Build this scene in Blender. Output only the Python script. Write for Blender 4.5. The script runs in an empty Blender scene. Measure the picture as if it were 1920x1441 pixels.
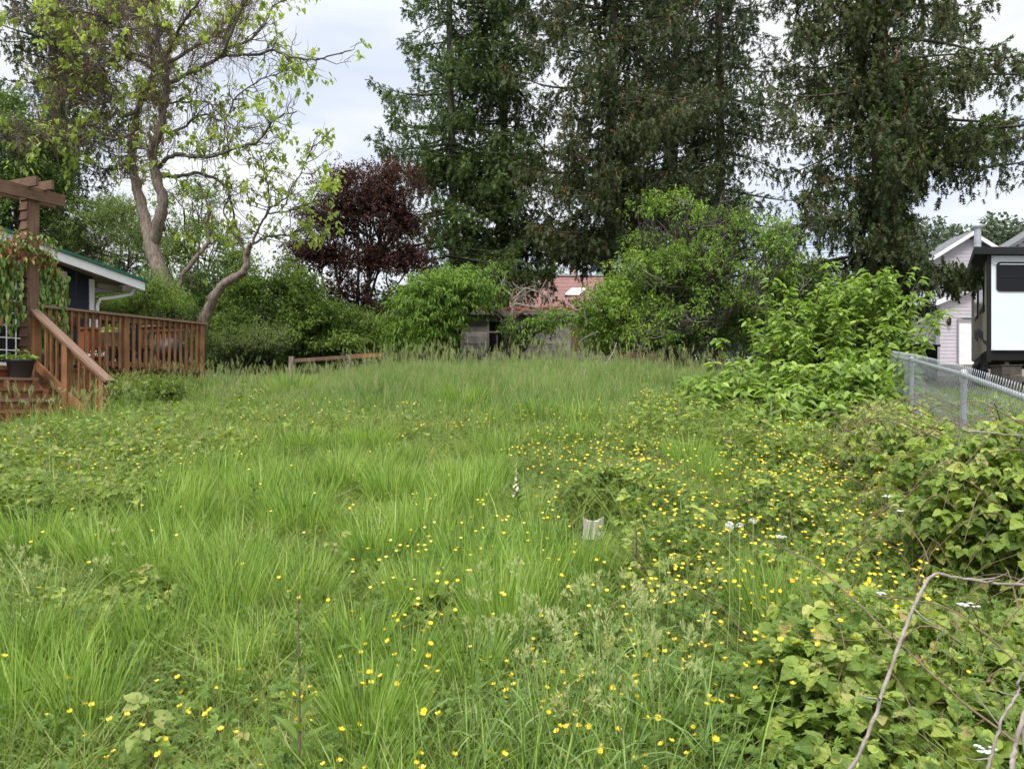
import bpy, math
import numpy as np
from math import radians as R, sin, cos, pi
S = bpy.context.scene
COL = S.collection
F = 1450.0; CX = 960.0; HY = 740.0; EYE = 1.6      # focal length and horizon of the photograph in its own pixels

def W(px, py, Y):
    """pixel of the photograph at depth Y -> world point"""
    return np.array([(px-CX)/F*Y, Y, EYE+(HY-py)/F*Y])

def gen(seed): return np.random.default_rng(seed)

# ---------------------------------------------------------------- value noise
_ng = gen(77).random((256, 256))
def vnoise(x, y, s=1.0, o=0.0):
    x = np.asarray(x, float)*s+o+100.3; y = np.asarray(y, float)*s+o*1.7+90.1
    xi = np.floor(x).astype(int); yi = np.floor(y).astype(int)
    fx = x-xi; fy = y-yi; fx = fx*fx*(3-2*fx); fy = fy*fy*(3-2*fy)
    a = _ng[xi % 256, yi % 256]; b = _ng[(xi+1) % 256, yi % 256]
    c = _ng[xi % 256, (yi+1) % 256]; d = _ng[(xi+1) % 256, (yi+1) % 256]
    return a*(1-fx)*(1-fy)+b*fx*(1-fy)+c*(1-fx)*fy+d*fx*fy
def fbm(x, y, s=1.0, o=0.0):
    return (vnoise(x, y, s, o)*.55+vnoise(x, y, s*2.1, o+7)*.3+vnoise(x, y, s*4.3, o+13)*.15)
def sstep(a, b, x):
    t = np.clip((x-a)/(b-a), 0, 1); return t*t*(3-2*t)

# ---------------------------------------------------------------- ground
_L = np.array([(-40, -3), (0, 0), (4, .40), (8, .85), (12, 1.27), (15, 1.6), (17, 1.72), (20, 1.74), (60, 1.9), (400, 2.2)])
_Rr = np.array([(-40, -3), (0, 0), (4.5, .4), (6.3, .57), (12, 1.02), (18, 1.55), (30, 2.62), (34, 2.7), (60, 2.9), (400, 3.2)])
def gz(x, y):
    x = np.asarray(x, float); y = np.asarray(y, float)
    l = np.interp(y, _L[:, 0], _L[:, 1]); r = np.interp(y, _Rr[:, 0], _Rr[:, 1])
    t = sstep(.22, .47, x/np.maximum(y, 2.0))
    near = sstep(30, 12, y)
    return l*(1-t)+r*t+(fbm(x, y, .7)-.5)*.14*near
def px_of(x, y, dz=.25):
    """where a ground point shows in the photograph (used only to read off which plants grow on that patch of ground)"""
    yy = np.maximum(y, .3)
    return CX+x/yy*F, HY-(gz(x, y)+dz-EYE)/yy*F
def G(px, py, dz=0.25, y0=1.5, y1=19):
    """ground point under a photo pixel"""
    ys = np.linspace(y0, y1, 900)
    xs = (px-CX)/F*ys
    e = HY-(gz(xs, ys)+dz-EYE)/ys*F
    i = np.argmin(np.abs(e-py)); return float(xs[i]), float(ys[i])

# ---------------------------------------------------------------- mesh accumulator
class Acc:
    def __init__(s): s.v = []; s.f = []; s.n = 0; s.mats = []
    def mi(s, m):
        if m not in s.mats: s.mats.append(m)
        return s.mats.index(m)
    def add(s, v, f, m, uv=None, smooth=False):
        """v (N,3), f (M,k), uv per vertex (N,2)"""
        v = np.asarray(v, np.float32).reshape(-1, 3); f = np.asarray(f, np.int64)
        if len(v) == 0 or len(f) == 0: return
        if uv is None: uv = v[:, :2]
        s.v.append((v, np.asarray(uv, np.float32)))
        s.f.append((f+s.n, s.mi(m), smooth)); s.n += len(v)
    # --- boxes and beams
    def box(s, c, size, m, rz=0.0, taper=0.0):
        x, y, z = [q/2 for q in size]
        p = np.array([(i*x*(1-taper*(k > 0)), j*y*(1-taper*(k > 0)), k*z) for k in (-1, 1) for j in (-1, 1) for i in (-1, 1)], float)
        ca, sa = cos(rz), sin(rz)
        p = np.stack([p[:, 0]*ca-p[:, 1]*sa, p[:, 0]*sa+p[:, 1]*ca, p[:, 2]], 1)+np.array(c)
        s.boxpts(p, m, max(range(3), key=lambda i: size[i]), size)
    def boxpts(s, p, m, ax=2, size=None):
        """8 corners in i-fastest order; every face gets its own verts and uv u = along the long axis in metres"""
        fs = [(0, 2, 3, 1), (4, 5, 7, 6), (0, 1, 5, 4), (2, 6, 7, 3), (0, 4, 6, 2), (1, 3, 7, 5)]
        lens = [np.linalg.norm(p[1]-p[0]), np.linalg.norm(p[2]-p[0]), np.linalg.norm(p[4]-p[0])]
        lc = np.array([(i*lens[0], j*lens[1], k*lens[2]) for k in (0, 1) for j in (0, 1) for i in (0, 1)])
        off = (abs(p[0][0])*3.7+abs(p[0][1])*1.3+abs(p[0][2])*2.1) % 17
        V = []; U = []
        for q in fs:
            for i in q:
                V.append(p[i]); o = [lc[i][a] for a in range(3) if a != ax]
                U.append((lc[i][ax]+off, o[0]+o[1]*1.0+off*.37))
        s.add(V, np.arange(24).reshape(6, 4), m, U)
    def beam(s, p0, p1, w, h, m, up=(0, 0, 1), side=None):
        p0 = np.array(p0, float); p1 = np.array(p1, float); d = p1-p0; L = np.linalg.norm(d); d /= L
        if side is None:
            side = np.cross(np.array(up, float), d); 
            if np.linalg.norm(side) < 1e-4: side = np.array([1., 0, 0])
        side = np.array(side, float); side /= np.linalg.norm(side); u = np.cross(d, side)
        p = np.array([p0+d*L*k+side*w/2*i+u*h/2*j for k in (0, 1) for j in (-1, 1) for i in (-1, 1)])
        s.boxpts(p, m, 2)
    # --- tube along a polyline
    def tube(s, pts, rad, m, n=6, cap=False):
        pts = np.asarray(pts, float); k = len(pts); rad = np.broadcast_to(np.asarray(rad, float), (k,))
        t = np.gradient(pts, axis=0); t /= np.linalg.norm(t, axis=1)[:, None]+1e-9
        a = np.eye(3)[np.argmin(np.abs(t).max(0))]
        u = np.cross(t, a); u /= np.linalg.norm(u, axis=1)[:, None]+1e-9; w = np.cross(t, u)
        an = np.arange(n)/n*2*pi
        ring = pts[:, None]+(u[:, None]*np.cos(an)[None, :, None]+w[:, None]*np.sin(an)[None, :, None])*rad[:, None, None]
        v = ring.reshape(-1, 3)
        i = np.arange(k-1)[:, None]*n+np.arange(n)[None]; j = np.arange(k-1)[:, None]*n+(np.arange(n)[None]+1) % n
        f = np.stack([i, j, j+n, i+n], -1).reshape(-1, 4)
        ln = np.concatenate([[0], np.cumsum(np.linalg.norm(np.diff(pts, axis=0), axis=1))])
        uv = np.stack([np.repeat(ln, n), np.tile(np.abs(an-pi)*max(rad[0], .004), k)], 1)
        s.add(v, f, m, uv, True)
        if cap:
            for e, r in ((0, -1), (k-1, 1)):
                c = ring[e][::r]; s.add(c, [tuple(range(n))[::1]], m, c[:, :2])
    def lathe(s, prof, c, m, n=24, smooth=True):
        prof = np.array(prof, float); k = len(prof); an = np.arange(n)/n*2*pi
        v = np.stack([prof[:, None, 0]*np.cos(an), prof[:, None, 0]*np.sin(an), np.broadcast_to(prof[:, None, 1], (k, n))], -1).reshape(-1, 3)+np.array(c)
        i = np.arange(k-1)[:, None]*n+np.arange(n)[None]; j = np.arange(k-1)[:, None]*n+(np.arange(n)[None]+1) % n
        s.add(v, np.stack([i, j, j+n, i+n], -1).reshape(-1, 4), m, None, smooth)
    def sheet(s, rows, m, uv=None, smooth=False):
        rows = np.asarray(rows, float); a, b = rows.shape[:2]
        i = (np.arange(a-1)[:, None]*b+np.arange(b-1)[None])
        f = np.stack([i, i+1, i+b+1, i+b], -1).reshape(-1, 4)
        s.add(rows.reshape(-1, 3), f, m, uv, smooth)
    # --- one template at many places
    def scatter(s, tm, P, D, N, L, Wd, m, H=None, uvoff=None):
        tv, tf, tu = tm; P = np.asarray(P, float).reshape(-1, 3); n = len(P)
        if n == 0: return
        D = nrm(np.broadcast_to(D, (n, 3))); N = np.broadcast_to(N, (n, 3)); Sd = nrm(np.cross(N, D)); N = np.cross(D, Sd)
        L = np.broadcast_to(L, (n,)); Wd = np.broadcast_to(Wd, (n,)); H = L if H is None else np.broadcast_to(H, (n,))
        v = P[:, None]+D[:, None]*(tv[None, :, 0]*L[:, None])[..., None]+Sd[:, None]*(tv[None, :, 1]*Wd[:, None])[..., None]+N[:, None]*(tv[None, :, 2]*H[:, None])[..., None]
        k = len(tv); uv = np.broadcast_to(tu[None], (n, k, 2)).reshape(-1, 2)
        for f in tf:
            f = np.asarray(f); kk = f.shape[1]
            ff = (np.arange(n)[:, None, None]*k+f[None]).reshape(-1, kk)
            s.f.append((ff+s.n, s.mi(m), False))
        s.v.append((v.reshape(-1, 3).astype(np.float32), uv.astype(np.float32))); s.n += n*k
    def build(s, name, parent=None, root=None, **tags):
        me = bpy.data.meshes.new(name)
        o = bpy.data.objects.new(name, me); COL.objects.link(o)
        if parent is not None:
            o.parent = parent; root = ROOTS.get(parent.name, np.zeros(3)); ROOTS[o.name] = root
            off = root
        elif root is not None: off = np.array(root, float); ROOTS[o.name] = off; o.location = tuple(off)
        else: off = np.zeros(3)
        for k, t in tags.items(): o[k] = t
        if not s.v: return o
        v = np.concatenate([a for a, b in s.v])-off.astype(np.float32); uv = np.concatenate([b for a, b in s.v])
        me.vertices.add(len(v)); me.vertices.foreach_set('co', v.astype(np.float32).ravel())
        li = np.concatenate([f.ravel() for f, _, _ in s.f]); tot = np.concatenate([np.full(len(f), f.shape[1]) for f, _, _ in s.f])
        st = np.concatenate([[0], np.cumsum(tot)[:-1]])
        me.loops.add(len(li)); me.loops.foreach_set('vertex_index', li.astype(np.int32))
        me.polygons.add(len(tot)); me.polygons.foreach_set('loop_start', st.astype(np.int32)); 
        me.polygons.foreach_set('material_index', np.concatenate([np.full(len(f), m) for f, m, _ in s.f]).astype(np.int32))
        me.polygons.foreach_set('use_smooth', np.concatenate([np.full(len(f), sm) for f, _, sm in s.f]))
        ul = me.uv_layers.new(name='UVMap'); ul.data.foreach_set('uv', uv[li].astype(np.float32).ravel())
        for m in s.mats: me.materials.append(m)
        me.update(calc_edges=True); me.validate(clean_customdata=False)
        return o
ROOTS = {}
def nrm(a):
    a = np.asarray(a, float); return a/(np.linalg.norm(a, axis=-1, keepdims=True)+1e-9)
def thing(name, label, cat, loc=(0, 0, 0), group=None, kind=None):
    o = bpy.data.objects.new(name, None); COL.objects.link(o); o.empty_display_size = .2
    o.location = tuple(float(q) for q in loc); ROOTS[o.name] = np.array(loc, float)
    tag(o, label, cat, group, kind); return o
def tag(o, label=None, cat=None, group=None, kind=None):
    if label: o['label'] = label
    if cat: o['category'] = cat
    if group: o['group'] = group
    if kind: o['kind'] = kind
    return o
def copy_tree(o, parent=None):
    c = o.copy(); COL.objects.link(c); c.parent = parent
    for ch in list(o.children): copy_tree(ch, c)
    return c

# ---------------------------------------------------------------- leaf templates  (x along, y across, z up)
def T(v, f, uv=None):
    v = np.array(v, float)
    if uv is None: uv = np.stack([v[:, 1], v[:, 0]], 1)
    fs = {}
    for q in f: fs.setdefault(len(q), []).append(q)
    return v, [np.array(a) for a in fs.values()], np.array(uv, float)
LEAF = T([(0, 0, 0), (.42, .5, .1), (1, 0, -.08), (.42, -.5, .1), (.45, 0, 0)], [(0, 4, 1), (1, 4, 2), (0, 3, 4), (3, 2, 4)])
LEAFS = T([(0, 0, 0), (.4, .5, .08), (1, 0, -.05), (.4, -.5, .08)], [(0, 2, 1), (0, 3, 2)])
def ovate(n=6, tooth=.05, tipx=1.0, droop=.18, heart=False):
    v = []; f = []
    xs = np.linspace(0, 1, n+1)
    for i, x in enumerate(xs):
        w = .5*(sin(pi*min(1, x**.72))**.8 if 0 < x < 1 else 0)
        if heart: w = .5*(1-x)**.62*min(1, .72+x*1.6) if x < 1 else 0
        z = -droop*x*x
        wx = x*tipx-(tooth if i % 2 else 0)+(-.10 if heart and i == 0 else 0)
        v += [(x*tipx, 0, z), (wx, w+(tooth if i % 2 else 0)*.6, z+.34*w), (wx, -w-(tooth if i % 2 else 0)*.6, z+.34*w)]
    for i in range(n):
        a = 3*i; b = a+3
        f += [(a, b, b+1, a+1), (a, a+2, b+2, b)]
    return T(v, f)
BLEAF = ovate(8, .075, droop=.34); BLEAF_LO = ovate(3, 0.0); HEART = ovate(5, 0, heart=True, droop=.25)
LANCE = T([(0, 0, 0), (.3, .5, .06), (.3, -.5, .06), (.3, 0, 0), (.7, .32, -.1), (.7, -.32, -.1), (.7, 0, -.14), (1, 0, -.32)],
          [(0, 3, 1), (0, 2, 3), (3, 6, 4, 1), (2, 5, 6, 3), (4, 6, 7), (6, 5, 7)])
def join_t(parts):
    """parts: (template, pos, yaw, scaleL, scaleW, pitch)"""
    V = []; U = []; fs = {}; n = 0
    for (tv, tf, tu), pos, yaw, sl, sw, pit in parts:
        p = tv*np.array([sl, sw, sl]); c, s_ = cos(pit), sin(pit)
        p = np.stack([p[:, 0]*c-p[:, 2]*s_, p[:, 1], p[:, 0]*s_+p[:, 2]*c], 1)
        c, s_ = cos(yaw), sin(yaw)
        p = np.stack([p[:, 0]*c-p[:, 1]*s_, p[:, 0]*s_+p[:, 1]*c, p[:, 2]], 1)+np.array(pos)
        V.append(p); U.append(tu)
        for f in tf: fs.setdefault(f.shape[1], []).append(f+n)
        n += len(p)
    return np.concatenate(V), [np.concatenate(a) for a in fs.values()], np.concatenate(U)
# bramble leaf: three or five leaflets
TRI = join_t([(BLEAF, (.42, 0, 0), 0, .62, .5, -.05), (BLEAF, (.36, .02, 0), 1.15, .5, .42, 0.03), (BLEAF, (.36, -.02, 0), -1.15, .5, .42, 0.03)])
TRI_LO = join_t([(BLEAF_LO, (.42, 0, 0), 0, .62, .5, -.05), (BLEAF_LO, (.36, .02, 0), 1.15, .5, .42, 0.03), (BLEAF_LO, (.36, -.02, 0), -1.15, .5, .42, 0.03)])
TRI_XLO = join_t([(LEAFS, (.42, 0, 0), 0, .6, .5, -.05), (LEAFS, (.36, .02, 0), 1.15, .5, .45, 0.03), (LEAFS, (.36, -.02, 0), -1.15, .5, .45, 0.03)])
# buttercup / herb leaf: three cut lobes
HERB = join_t([(LEAFS, (0, 0, 0), a, .5, .22, .1) for a in (-1.5, -.9, -.3, .3, .9, 1.5)])
def needle_spray(n=6, seed=1):
    g = gen(seed); parts = []
    tri = T([(0, -.5, 0), (0, .5, 0), (1, 0, 0)], [(0, 1, 2)])
    parts.append((tri, (0, 0, 0), 0, 1, .17, 0))
    for i in range(n):
        x = .05+i/n*.8; l = .42*(1-.55*x)
        for sg in (-1, 1): parts.append((tri, (x, 0, 0), sg*(.75+g.random()*.3), l, .19, g.uniform(-.4, .4)))
    return join_t(parts)
SPRAY = needle_spray(5); SPRAY_LO = needle_spray(3)

# ---------------------------------------------------------------- materials
def newmat(name):
    m = bpy.data.materials.new(name); m.use_nodes = True; m.node_tree.nodes.clear(); return m, m.node_tree.nodes, m.node_tree.links
def ramp(nt, fac, stops, interp='LINEAR'):
    r = nt.nodes.new('ShaderNodeValToRGB'); r.color_ramp.interpolation = interp
    el = r.color_ramp.elements
    while len(el) < len(stops): el.new(.5)
    for e, (p, c) in zip(el, stops): e.position = p; e.color = (*c, 1)
    nt.links.new(fac, r.inputs[0]); return r.outputs[0]
def noise(nt, vec, scale, detail=3, rough=.55, dist=0):
    n = nt.nodes.new('ShaderNodeTexNoise'); n.inputs['Scale'].default_value = scale; n.inputs['Detail'].default_value = detail
    n.inputs['Roughness'].default_value = rough; n.inputs['Distortion'].default_value = dist
    if vec is not None: nt.links.new(vec, n.inputs['Vector'])
    return n.outputs['Fac']
def math_(nt, op, a, b=None, clamp=False):
    n = nt.nodes.new('ShaderNodeMath'); n.operation = op; n.use_clamp = clamp
    for i, q in enumerate((a, b)):
        if q is None: continue
        if isinstance(q, (int, float)): n.inputs[i].default_value = q
        else: nt.links.new(q, n.inputs[i])
    return n.outputs[0]
def mixc(nt, fac, a, b, mode='MIX'):
    n = nt.nodes.new('ShaderNodeMix'); n.data_type = 'RGBA'; n.blend_type = mode
    for s_, q in ((n.inputs[0], fac), (n.inputs[6], a), (n.inputs[7], b)):
        if isinstance(q, (int, float)): s_.default_value = q
        elif isinstance(q, tuple): s_.default_value = (*q, 1)
        else: nt.links.new(q, s_)
    return n.outputs[2]
def mapping(nt, src, scale):
    tc = nt.nodes.new('ShaderNodeTexCoord'); mp = nt.nodes.new('ShaderNodeMapping'); mp.inputs['Scale'].default_value = scale
    nt.links.new(tc.outputs[src], mp.inputs['Vector']); return mp.outputs[0]
def leafmat(name, stops, trans=.35, rough=.5, nscale=1.2, veins=False, gloss=.25, nmix=.45):
    """per-leaf colour (random per island) mixed with a slow drift over the plant; light passes through"""
    m, N, Lk = newmat(name); nt = m.node_tree
    g = N.new('ShaderNodeNewGeometry'); pos = mapping(nt, 'Object', (nscale,)*3)
    nz = noise(nt, pos, 1.0, 2); nz = math_(nt, 'MULTIPLY_ADD', nz, 2.2); nt.nodes[-1].inputs[2].default_value = -.6
    f = math_(nt, 'ADD', math_(nt, 'MULTIPLY', g.outputs['Random Per Island'], 1-nmix), math_(nt, 'MULTIPLY', nz, nmix), True)
    c = ramp(nt, f, stops)
    if veins:
        uv = N.new('ShaderNodeUVMap'); sp = N.new('ShaderNodeSeparateXYZ'); Lk.new(uv.outputs[0], sp.inputs[0])
        au = math_(nt, 'ABSOLUTE', sp.outputs[0])
        t = math_(nt, 'FRACT', math_(nt, 'MULTIPLY', math_(nt, 'SUBTRACT', sp.outputs[1], math_(nt, 'MULTIPLY', au, .9)), 8.0))
        vn = math_(nt, 'LESS_THAN', t, .16); mid = math_(nt, 'LESS_THAN', au, .022); vv = math_(nt, 'MAXIMUM', vn, mid)
        c = mixc(nt, math_(nt, 'MULTIPLY', vv, .28), c, (.32, .42, .16))
    b = N.new('ShaderNodeBsdfPrincipled'); Lk.new(c, b.inputs['Base Color']); b.inputs['Roughness'].default_value = rough
    b.inputs['Specular IOR Level'].default_value = gloss
    tr = N.new('ShaderNodeBsdfTranslucent'); tc = mixc(nt, .4, c, (1.0, 1.0, .4), 'MULTIPLY'); sc = mixc(nt, 1.0, tc, (1.45, 1.5, 1.1), 'MULTIPLY'); Lk.new(sc, tr.inputs[0])
    mx = N.new('ShaderNodeMixShader'); mx.inputs[0].default_value = trans; Lk.new(b.outputs[0], mx.inputs[1]); Lk.new(tr.outputs[0], mx.inputs[2])
    o = N.new('ShaderNodeOutputMaterial'); Lk.new(mx.outputs[0], o.inputs[0]); return m
def surf(name, stops, src='Object', scale=(4, 4, 4), nscale=1.0, rough=.8, bump=.3, metal=0.0, detail=5, spec=.3, rnd=0.0, fine=None, dist=.0):
    m, N, Lk = newmat(name); nt = m.node_tree
    v = mapping(nt, src, scale); f = noise(nt, v, nscale, detail, .6, dist)
    f2 = math_(nt, 'MULTIPLY_ADD', f, 2.0); nt.nodes[-1].inputs[2].default_value = -.5; nt.nodes[-1].use_clamp = True
    if rnd:
        g = N.new('ShaderNodeNewGeometry')
        f2 = math_(nt, 'ADD', math_(nt, 'MULTIPLY', f2, 1-rnd), math_(nt, 'MULTIPLY', g.outputs['Random Per Island'], rnd), True)
    c = ramp(nt, f2, stops)
    if fine:
        f3 = noise(nt, mapping(nt, 'Object', (fine[0],)*3), 1.0, 3); k = ramp(nt, f3, [(.35, (fine[1],)*3), (.65, (1, 1, 1))]); c = mixc(nt, 1.0, c, k, 'MULTIPLY')
    b = N.new('ShaderNodeBsdfPrincipled'); Lk.new(c, b.inputs['Base Color']); b.inputs['Roughness'].default_value = rough; b.inputs['Metallic'].default_value = metal
    b.inputs['Specular IOR Level'].default_value = spec
    if bump:
        bp = N.new('ShaderNodeBump'); bp.inputs['Strength'].default_value = bump; bp.inputs['Distance'].default_value = .02; Lk.new(f, bp.inputs['Height']); Lk.new(bp.outputs[0], b.inputs['Normal'])
    o = N.new('ShaderNodeOutputMaterial'); Lk.new(b.outputs[0], o.inputs[0]); return m
def glass(name, c=(.02, .025, .03), rough=.05):
    m, N, Lk = newmat(name); b = N.new('ShaderNodeBsdfPrincipled'); b.inputs['Base Color'].default_value = (*c, 1); b.inputs['Roughness'].default_value = rough
    b.inputs['Specular IOR Level'].default_value = .22; o = N.new('ShaderNodeOutputMaterial'); Lk.new(b.outputs[0], o.inputs[0]); return m

M = {}
EXPO = 0.8
M['soil'] = surf('soil', [(0, (.03, .022, .014)), (.5, (.05, .042, .02)), (1, (.045, .06, .018))], scale=(2, 2, 2), bump=.8)
M['grass'] = leafmat('grass_bright', [(0, (.045, .095, .020)), (.35, (.165, .27, .050)), (.72, (.305, .43, .10)), (.92, (.46, .54, .19)), (1, (.60, .54, .31))], .42, .45, 1.6, nmix=.3)
M['grass_base'] = leafmat('grass_low', [(0, (.05, .08, .022)), (.45, (.18, .25, .058)), (.8, (.34, .40, .12)), (1, (.56, .50, .29))], .38, .5, 1.1, nmix=.3)
M['grass_tall'] = leafmat('grass_meadow', [(0, (.06, .105, .028)), (.5, (.185, .28, .08)), (.85, (.32, .40, .14)), (1, (.50, .49, .26))], .35, .5, 1.0, nmix=.4)
M['seed'] = leafmat('seed_head', [(0, (.20, .25, .10)), (.5, (.32, .36, .17)), (1, (.46, .41, .26))], .35, .7, 1.5)
M['seed_green'] = leafmat('seed_head_green', [(0, (.22, .29, .10)), (.5, (.37, .43, .18)), (1, (.52, .48, .28))], .3, .7, 3)
M['bramble'] = leafmat('bramble_leaf', [(0, (.045, .080, .018)), (.3, (.12, .185, .03)), (.65, (.235, .315, .05)), (.88, (.40, .44, .10)), (.94, (.50, .45, .17)), (.97, (.44, .26, .13)), (1, (.22, .12, .06))], .36, .5, 1.0, veins=True, nmix=.25, gloss=.22)
M['bramble_young'] = leafmat('bramble_young_leaf', [(0, (.17, .24, .055)), (.6, (.28, .30, .09)), (1, (.34, .20, .10))], .35, .45, 2.0, veins=True)
M['herb'] = leafmat('herb_leaf', [(0, (.06, .11, .022)), (.5, (.12, .195, .035)), (1, (.20, .28, .055))], .33, .5, 1.5)
M['cane'] = surf('cane', [(0, (.10, .06, .045)), (1, (.22, .15, .10))], scale=(20,)*3, bump=0)
M['stem'] = surf('green_stem', [(0, (.07, .13, .03)), (1, (.14, .20, .06))], scale=(10,)*3, bump=0)
M['deadtwig'] = surf('dead_twig', [(0, (.11, .09, .075)), (.5, (.23, .195, .165)), (1, (.35, .31, .27))], scale=(30,)*3, bump=.2)
M['petal'] = leafmat('buttercup_petal', [(0, (.80, .52, .01)), (1, (.92, .68, .03))], .2, .3, 5, gloss=.6)
M['white_petal'] = leafmat('white_petal', [(0, (.72, .72, .68)), (1, (.86, .86, .84))], .2, .6, 5)
M['knot'] = leafmat('knotweed_leaf', [(0, (.075, .13, .025)), (.5, (.19, .29, .05)), (.85, (.33, .44, .09)), (1, (.46, .53, .15))], .4, .42, 1.0, veins=True, nmix=.3)
M['spruce'] = leafmat('spruce_needles', [(0, (.018, .032, .013)), (.5, (.045, .070, .023)), (.85, (.080, .110, .035)), (1, (.13, .14, .05))], .18, .6, .7, nmix=.4)
M['spruce_bright'] = leafmat('spruce_needles_green', [(0, (.030, .055, .016)), (.5, (.060, .100, .022)), (.85, (.105, .16, .032)), (1, (.16, .21, .05))], .2, .6, .6)
M['spruce_old'] = leafmat('spruce_needles_olive', [(0, (.020, .034, .012)), (.45, (.045, .066, .022)), (.8, (.09, .108, .038)), (1, (.19, .14, .065))], .18, .6, .6, nmix=.35)
M['tip'] = leafmat('spruce_new_tips', [(0, (.10, .19, .035)), (1, (.20, .30, .06))], .25, .5, 1.5)
M['cone'] = surf('cone', [(0, (.09, .045, .026)), (1, (.24, .105, .055))], scale=(20,)*3, bump=0, rnd=.6)
M['bark_spruce'] = surf('spruce_bark', [(0, (.045, .028, .022)), (.5, (.10, .062, .048)), (1, (.17, .12, .095))], scale=(14, 14, 3.5), bump=1.0)
M['bark_dark'] = surf('dark_bark', [(0, (.035, .028, .024)), (1, (.10, .085, .07))], scale=(12, 12, 4), bump=.8)
M['bark_cat'] = surf('catalpa_bark', [(0, (.055, .040, .032)), (.45, (.17, .13, .105)), (1, (.33, .27, .22))], scale=(26, 26, 5), bump=1.0, detail=7)
M['twig_grey'] = surf('grey_twig', [(0, (.05, .040, .033)), (1, (.19, .165, .14))], scale=(8,)*3, bump=0)
M['cut'] = surf('cut_wood', [(0, (.42, .27, .15)), (1, (.6, .42, .26))], scale=(10,)*3, bump=.1)
M['cat_leaf'] = leafmat('catalpa_leaf', [(0, (.16, .21, .05)), (.5, (.29, .36, .09)), (.85, (.42, .48, .14)), (1, (.50, .42, .18))], .5, .5, 1.5)
M['pod'] = surf('seed_pod', [(0, (.09, .055, .035)), (1, (.20, .13, .08))], scale=(8,)*3, bump=0, rnd=.6)
M['maple'] = leafmat('purple_leaf', [(0, (.030, .015, .016)), (.5, (.065, .026, .024)), (.85, (.125, .048, .036)), (1, (.20, .11, .055))], .3, .5, .9)
M['green1'] = leafmat('shrub_leaf_bright', [(0, (.04, .08, .014)), (.4, (.12, .205, .030)), (.8, (.25, .36, .055)), (1, (.38, .46, .10))], .33, .45, 1.1, nmix=.45)
M['green2'] = leafmat('shrub_leaf_mid', [(0, (.05, .09, .018)), (.45, (.14, .215, .038)), (.85, (.24, .33, .065)), (1, (.36, .42, .12))], .38, .45, .7, nmix=.4)
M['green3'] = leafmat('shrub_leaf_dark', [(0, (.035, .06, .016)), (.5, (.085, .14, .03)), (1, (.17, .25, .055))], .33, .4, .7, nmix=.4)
M['green4'] = leafmat('willow_leaf', [(0, (.09, .13, .04)), (.5, (.19, .26, .075)), (1, (.33, .40, .14))], .35, .5, .7)
M['green5'] = leafmat('peach_leaf', [(0, (.04, .08, .015)), (.5, (.125, .22, .032)), (.85, (.23, .35, .05)), (1, (.34, .44, .09))], .35, .4, 1.2, nmix=.45)
M['far'] = leafmat('far_foliage_hazed', [(0, (.06, .085, .055)), (.5, (.10, .135, .085)), (1, (.15, .19, .12))], .15, .7, .15)  # greyish green: the haze over distant trees is put into this leaf colour
M['vine'] = leafmat('vine_leaf', [(0, (.08, .14, .035)), (.5, (.16, .25, .06)), (.9, (.28, .34, .10)), (1, (.35, .33, .12))], .3, .4, 2.5)
M['vine_red'] = leafmat('vine_leaf_red', [(0, (.30, .09, .06)), (.6, (.38, .17, .09)), (1, (.33, .28, .10))], .3, .45, 3)
M['deckwood'] = surf('stained_cedar', [(0, (.075, .034, .017)), (.5, (.20, .092, .040)), (1, (.38, .19, .085))], src='UV', scale=(3.0, 85, 1), rough=.75, bump=.3, rnd=.45, fine=(3.5, .6))
M['deckcap'] = surf('weathered_cap_wood', [(0, (.09, .050, .034)), (.5, (.19, .115, .080)), (1, (.32, .22, .16))], src='UV', scale=(3.0, 80, 1), rough=.8, bump=.3)
M['decklattice'] = surf('orange_stained_board', [(0, (.15, .050, .022)), (1, (.32, .105, .042))], src='UV', scale=(2, 20, 1), bump=.2)
M['perg'] = surf('brown_stained_timber', [(0, (.085, .048, .032)), (.5, (.155, .088, .056)), (1, (.26, .16, .10))], src='UV', scale=(2.6, 70, 1), rough=.8, bump=.35, rnd=.3, fine=(3, .6))
M['oldwood'] = surf('weathered_board', [(0, (.12, .10, .092)), (.5, (.28, .25, .235)), (1, (.46, .42, .40))], src='UV', scale=(1.2, 42, 1), rough=.9, bump=.5, rnd=.45, detail=7, fine=(2.2, .5))
M['whitepaint'] = surf('white_paint', [(0, (.66, .66, .65)), (1, (.80, .80, .79))], scale=(2,)*3, bump=0, rough=.5)
M['navy'] = surf('navy_siding', [(0, (.011, .014, .028)), (1, (.018, .022, .042))], scale=(2,)*3, bump=.05, rough=.55, spec=.35)
M['greenmetal'] = surf('green_metal', [(0, (.010, .085, .058)), (1, (.016, .12, .08))], scale=(3,)*3, bump=0, rough=.4, spec=.5)
M['soffit'] = surf('soffit', [(0, (.26, .23, .20)), (1, (.36, .32, .28))], scale=(3,)*3, bump=0)
M['black'] = surf('black_plastic', [(0, (.007, .007, .008)), (1, (.014, .014, .015))], scale=(5,)*3, bump=.05, rough=.6)
M['glass'] = glass('dark_glass', (.008, .009, .010), .12)
M['rvwhite'] = surf('trailer_white', [(0, (.62, .66, .69)), (1, (.68, .72, .74))], scale=(1, 1, 1), bump=0, rough=.25, spec=.5)
M['rvgrey'] = surf('trailer_beige', [(0, (.42, .39, .32)), (1, (.50, .46, .38))], scale=(1,)*3, bump=0, rough=.7, spec=.1)
M['rvdark'] = surf('trailer_dark', [(0, (.008, .008, .008)), (1, (.014, .014, .013))], scale=(1,)*3, bump=0, rough=.5, spec=.2)
M['lilac'] = surf('lilac_siding', [(0, (.41, .375, .405)), (1, (.48, .445, .475))], scale=(2,)*3, bump=.05, rough=.6)
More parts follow.
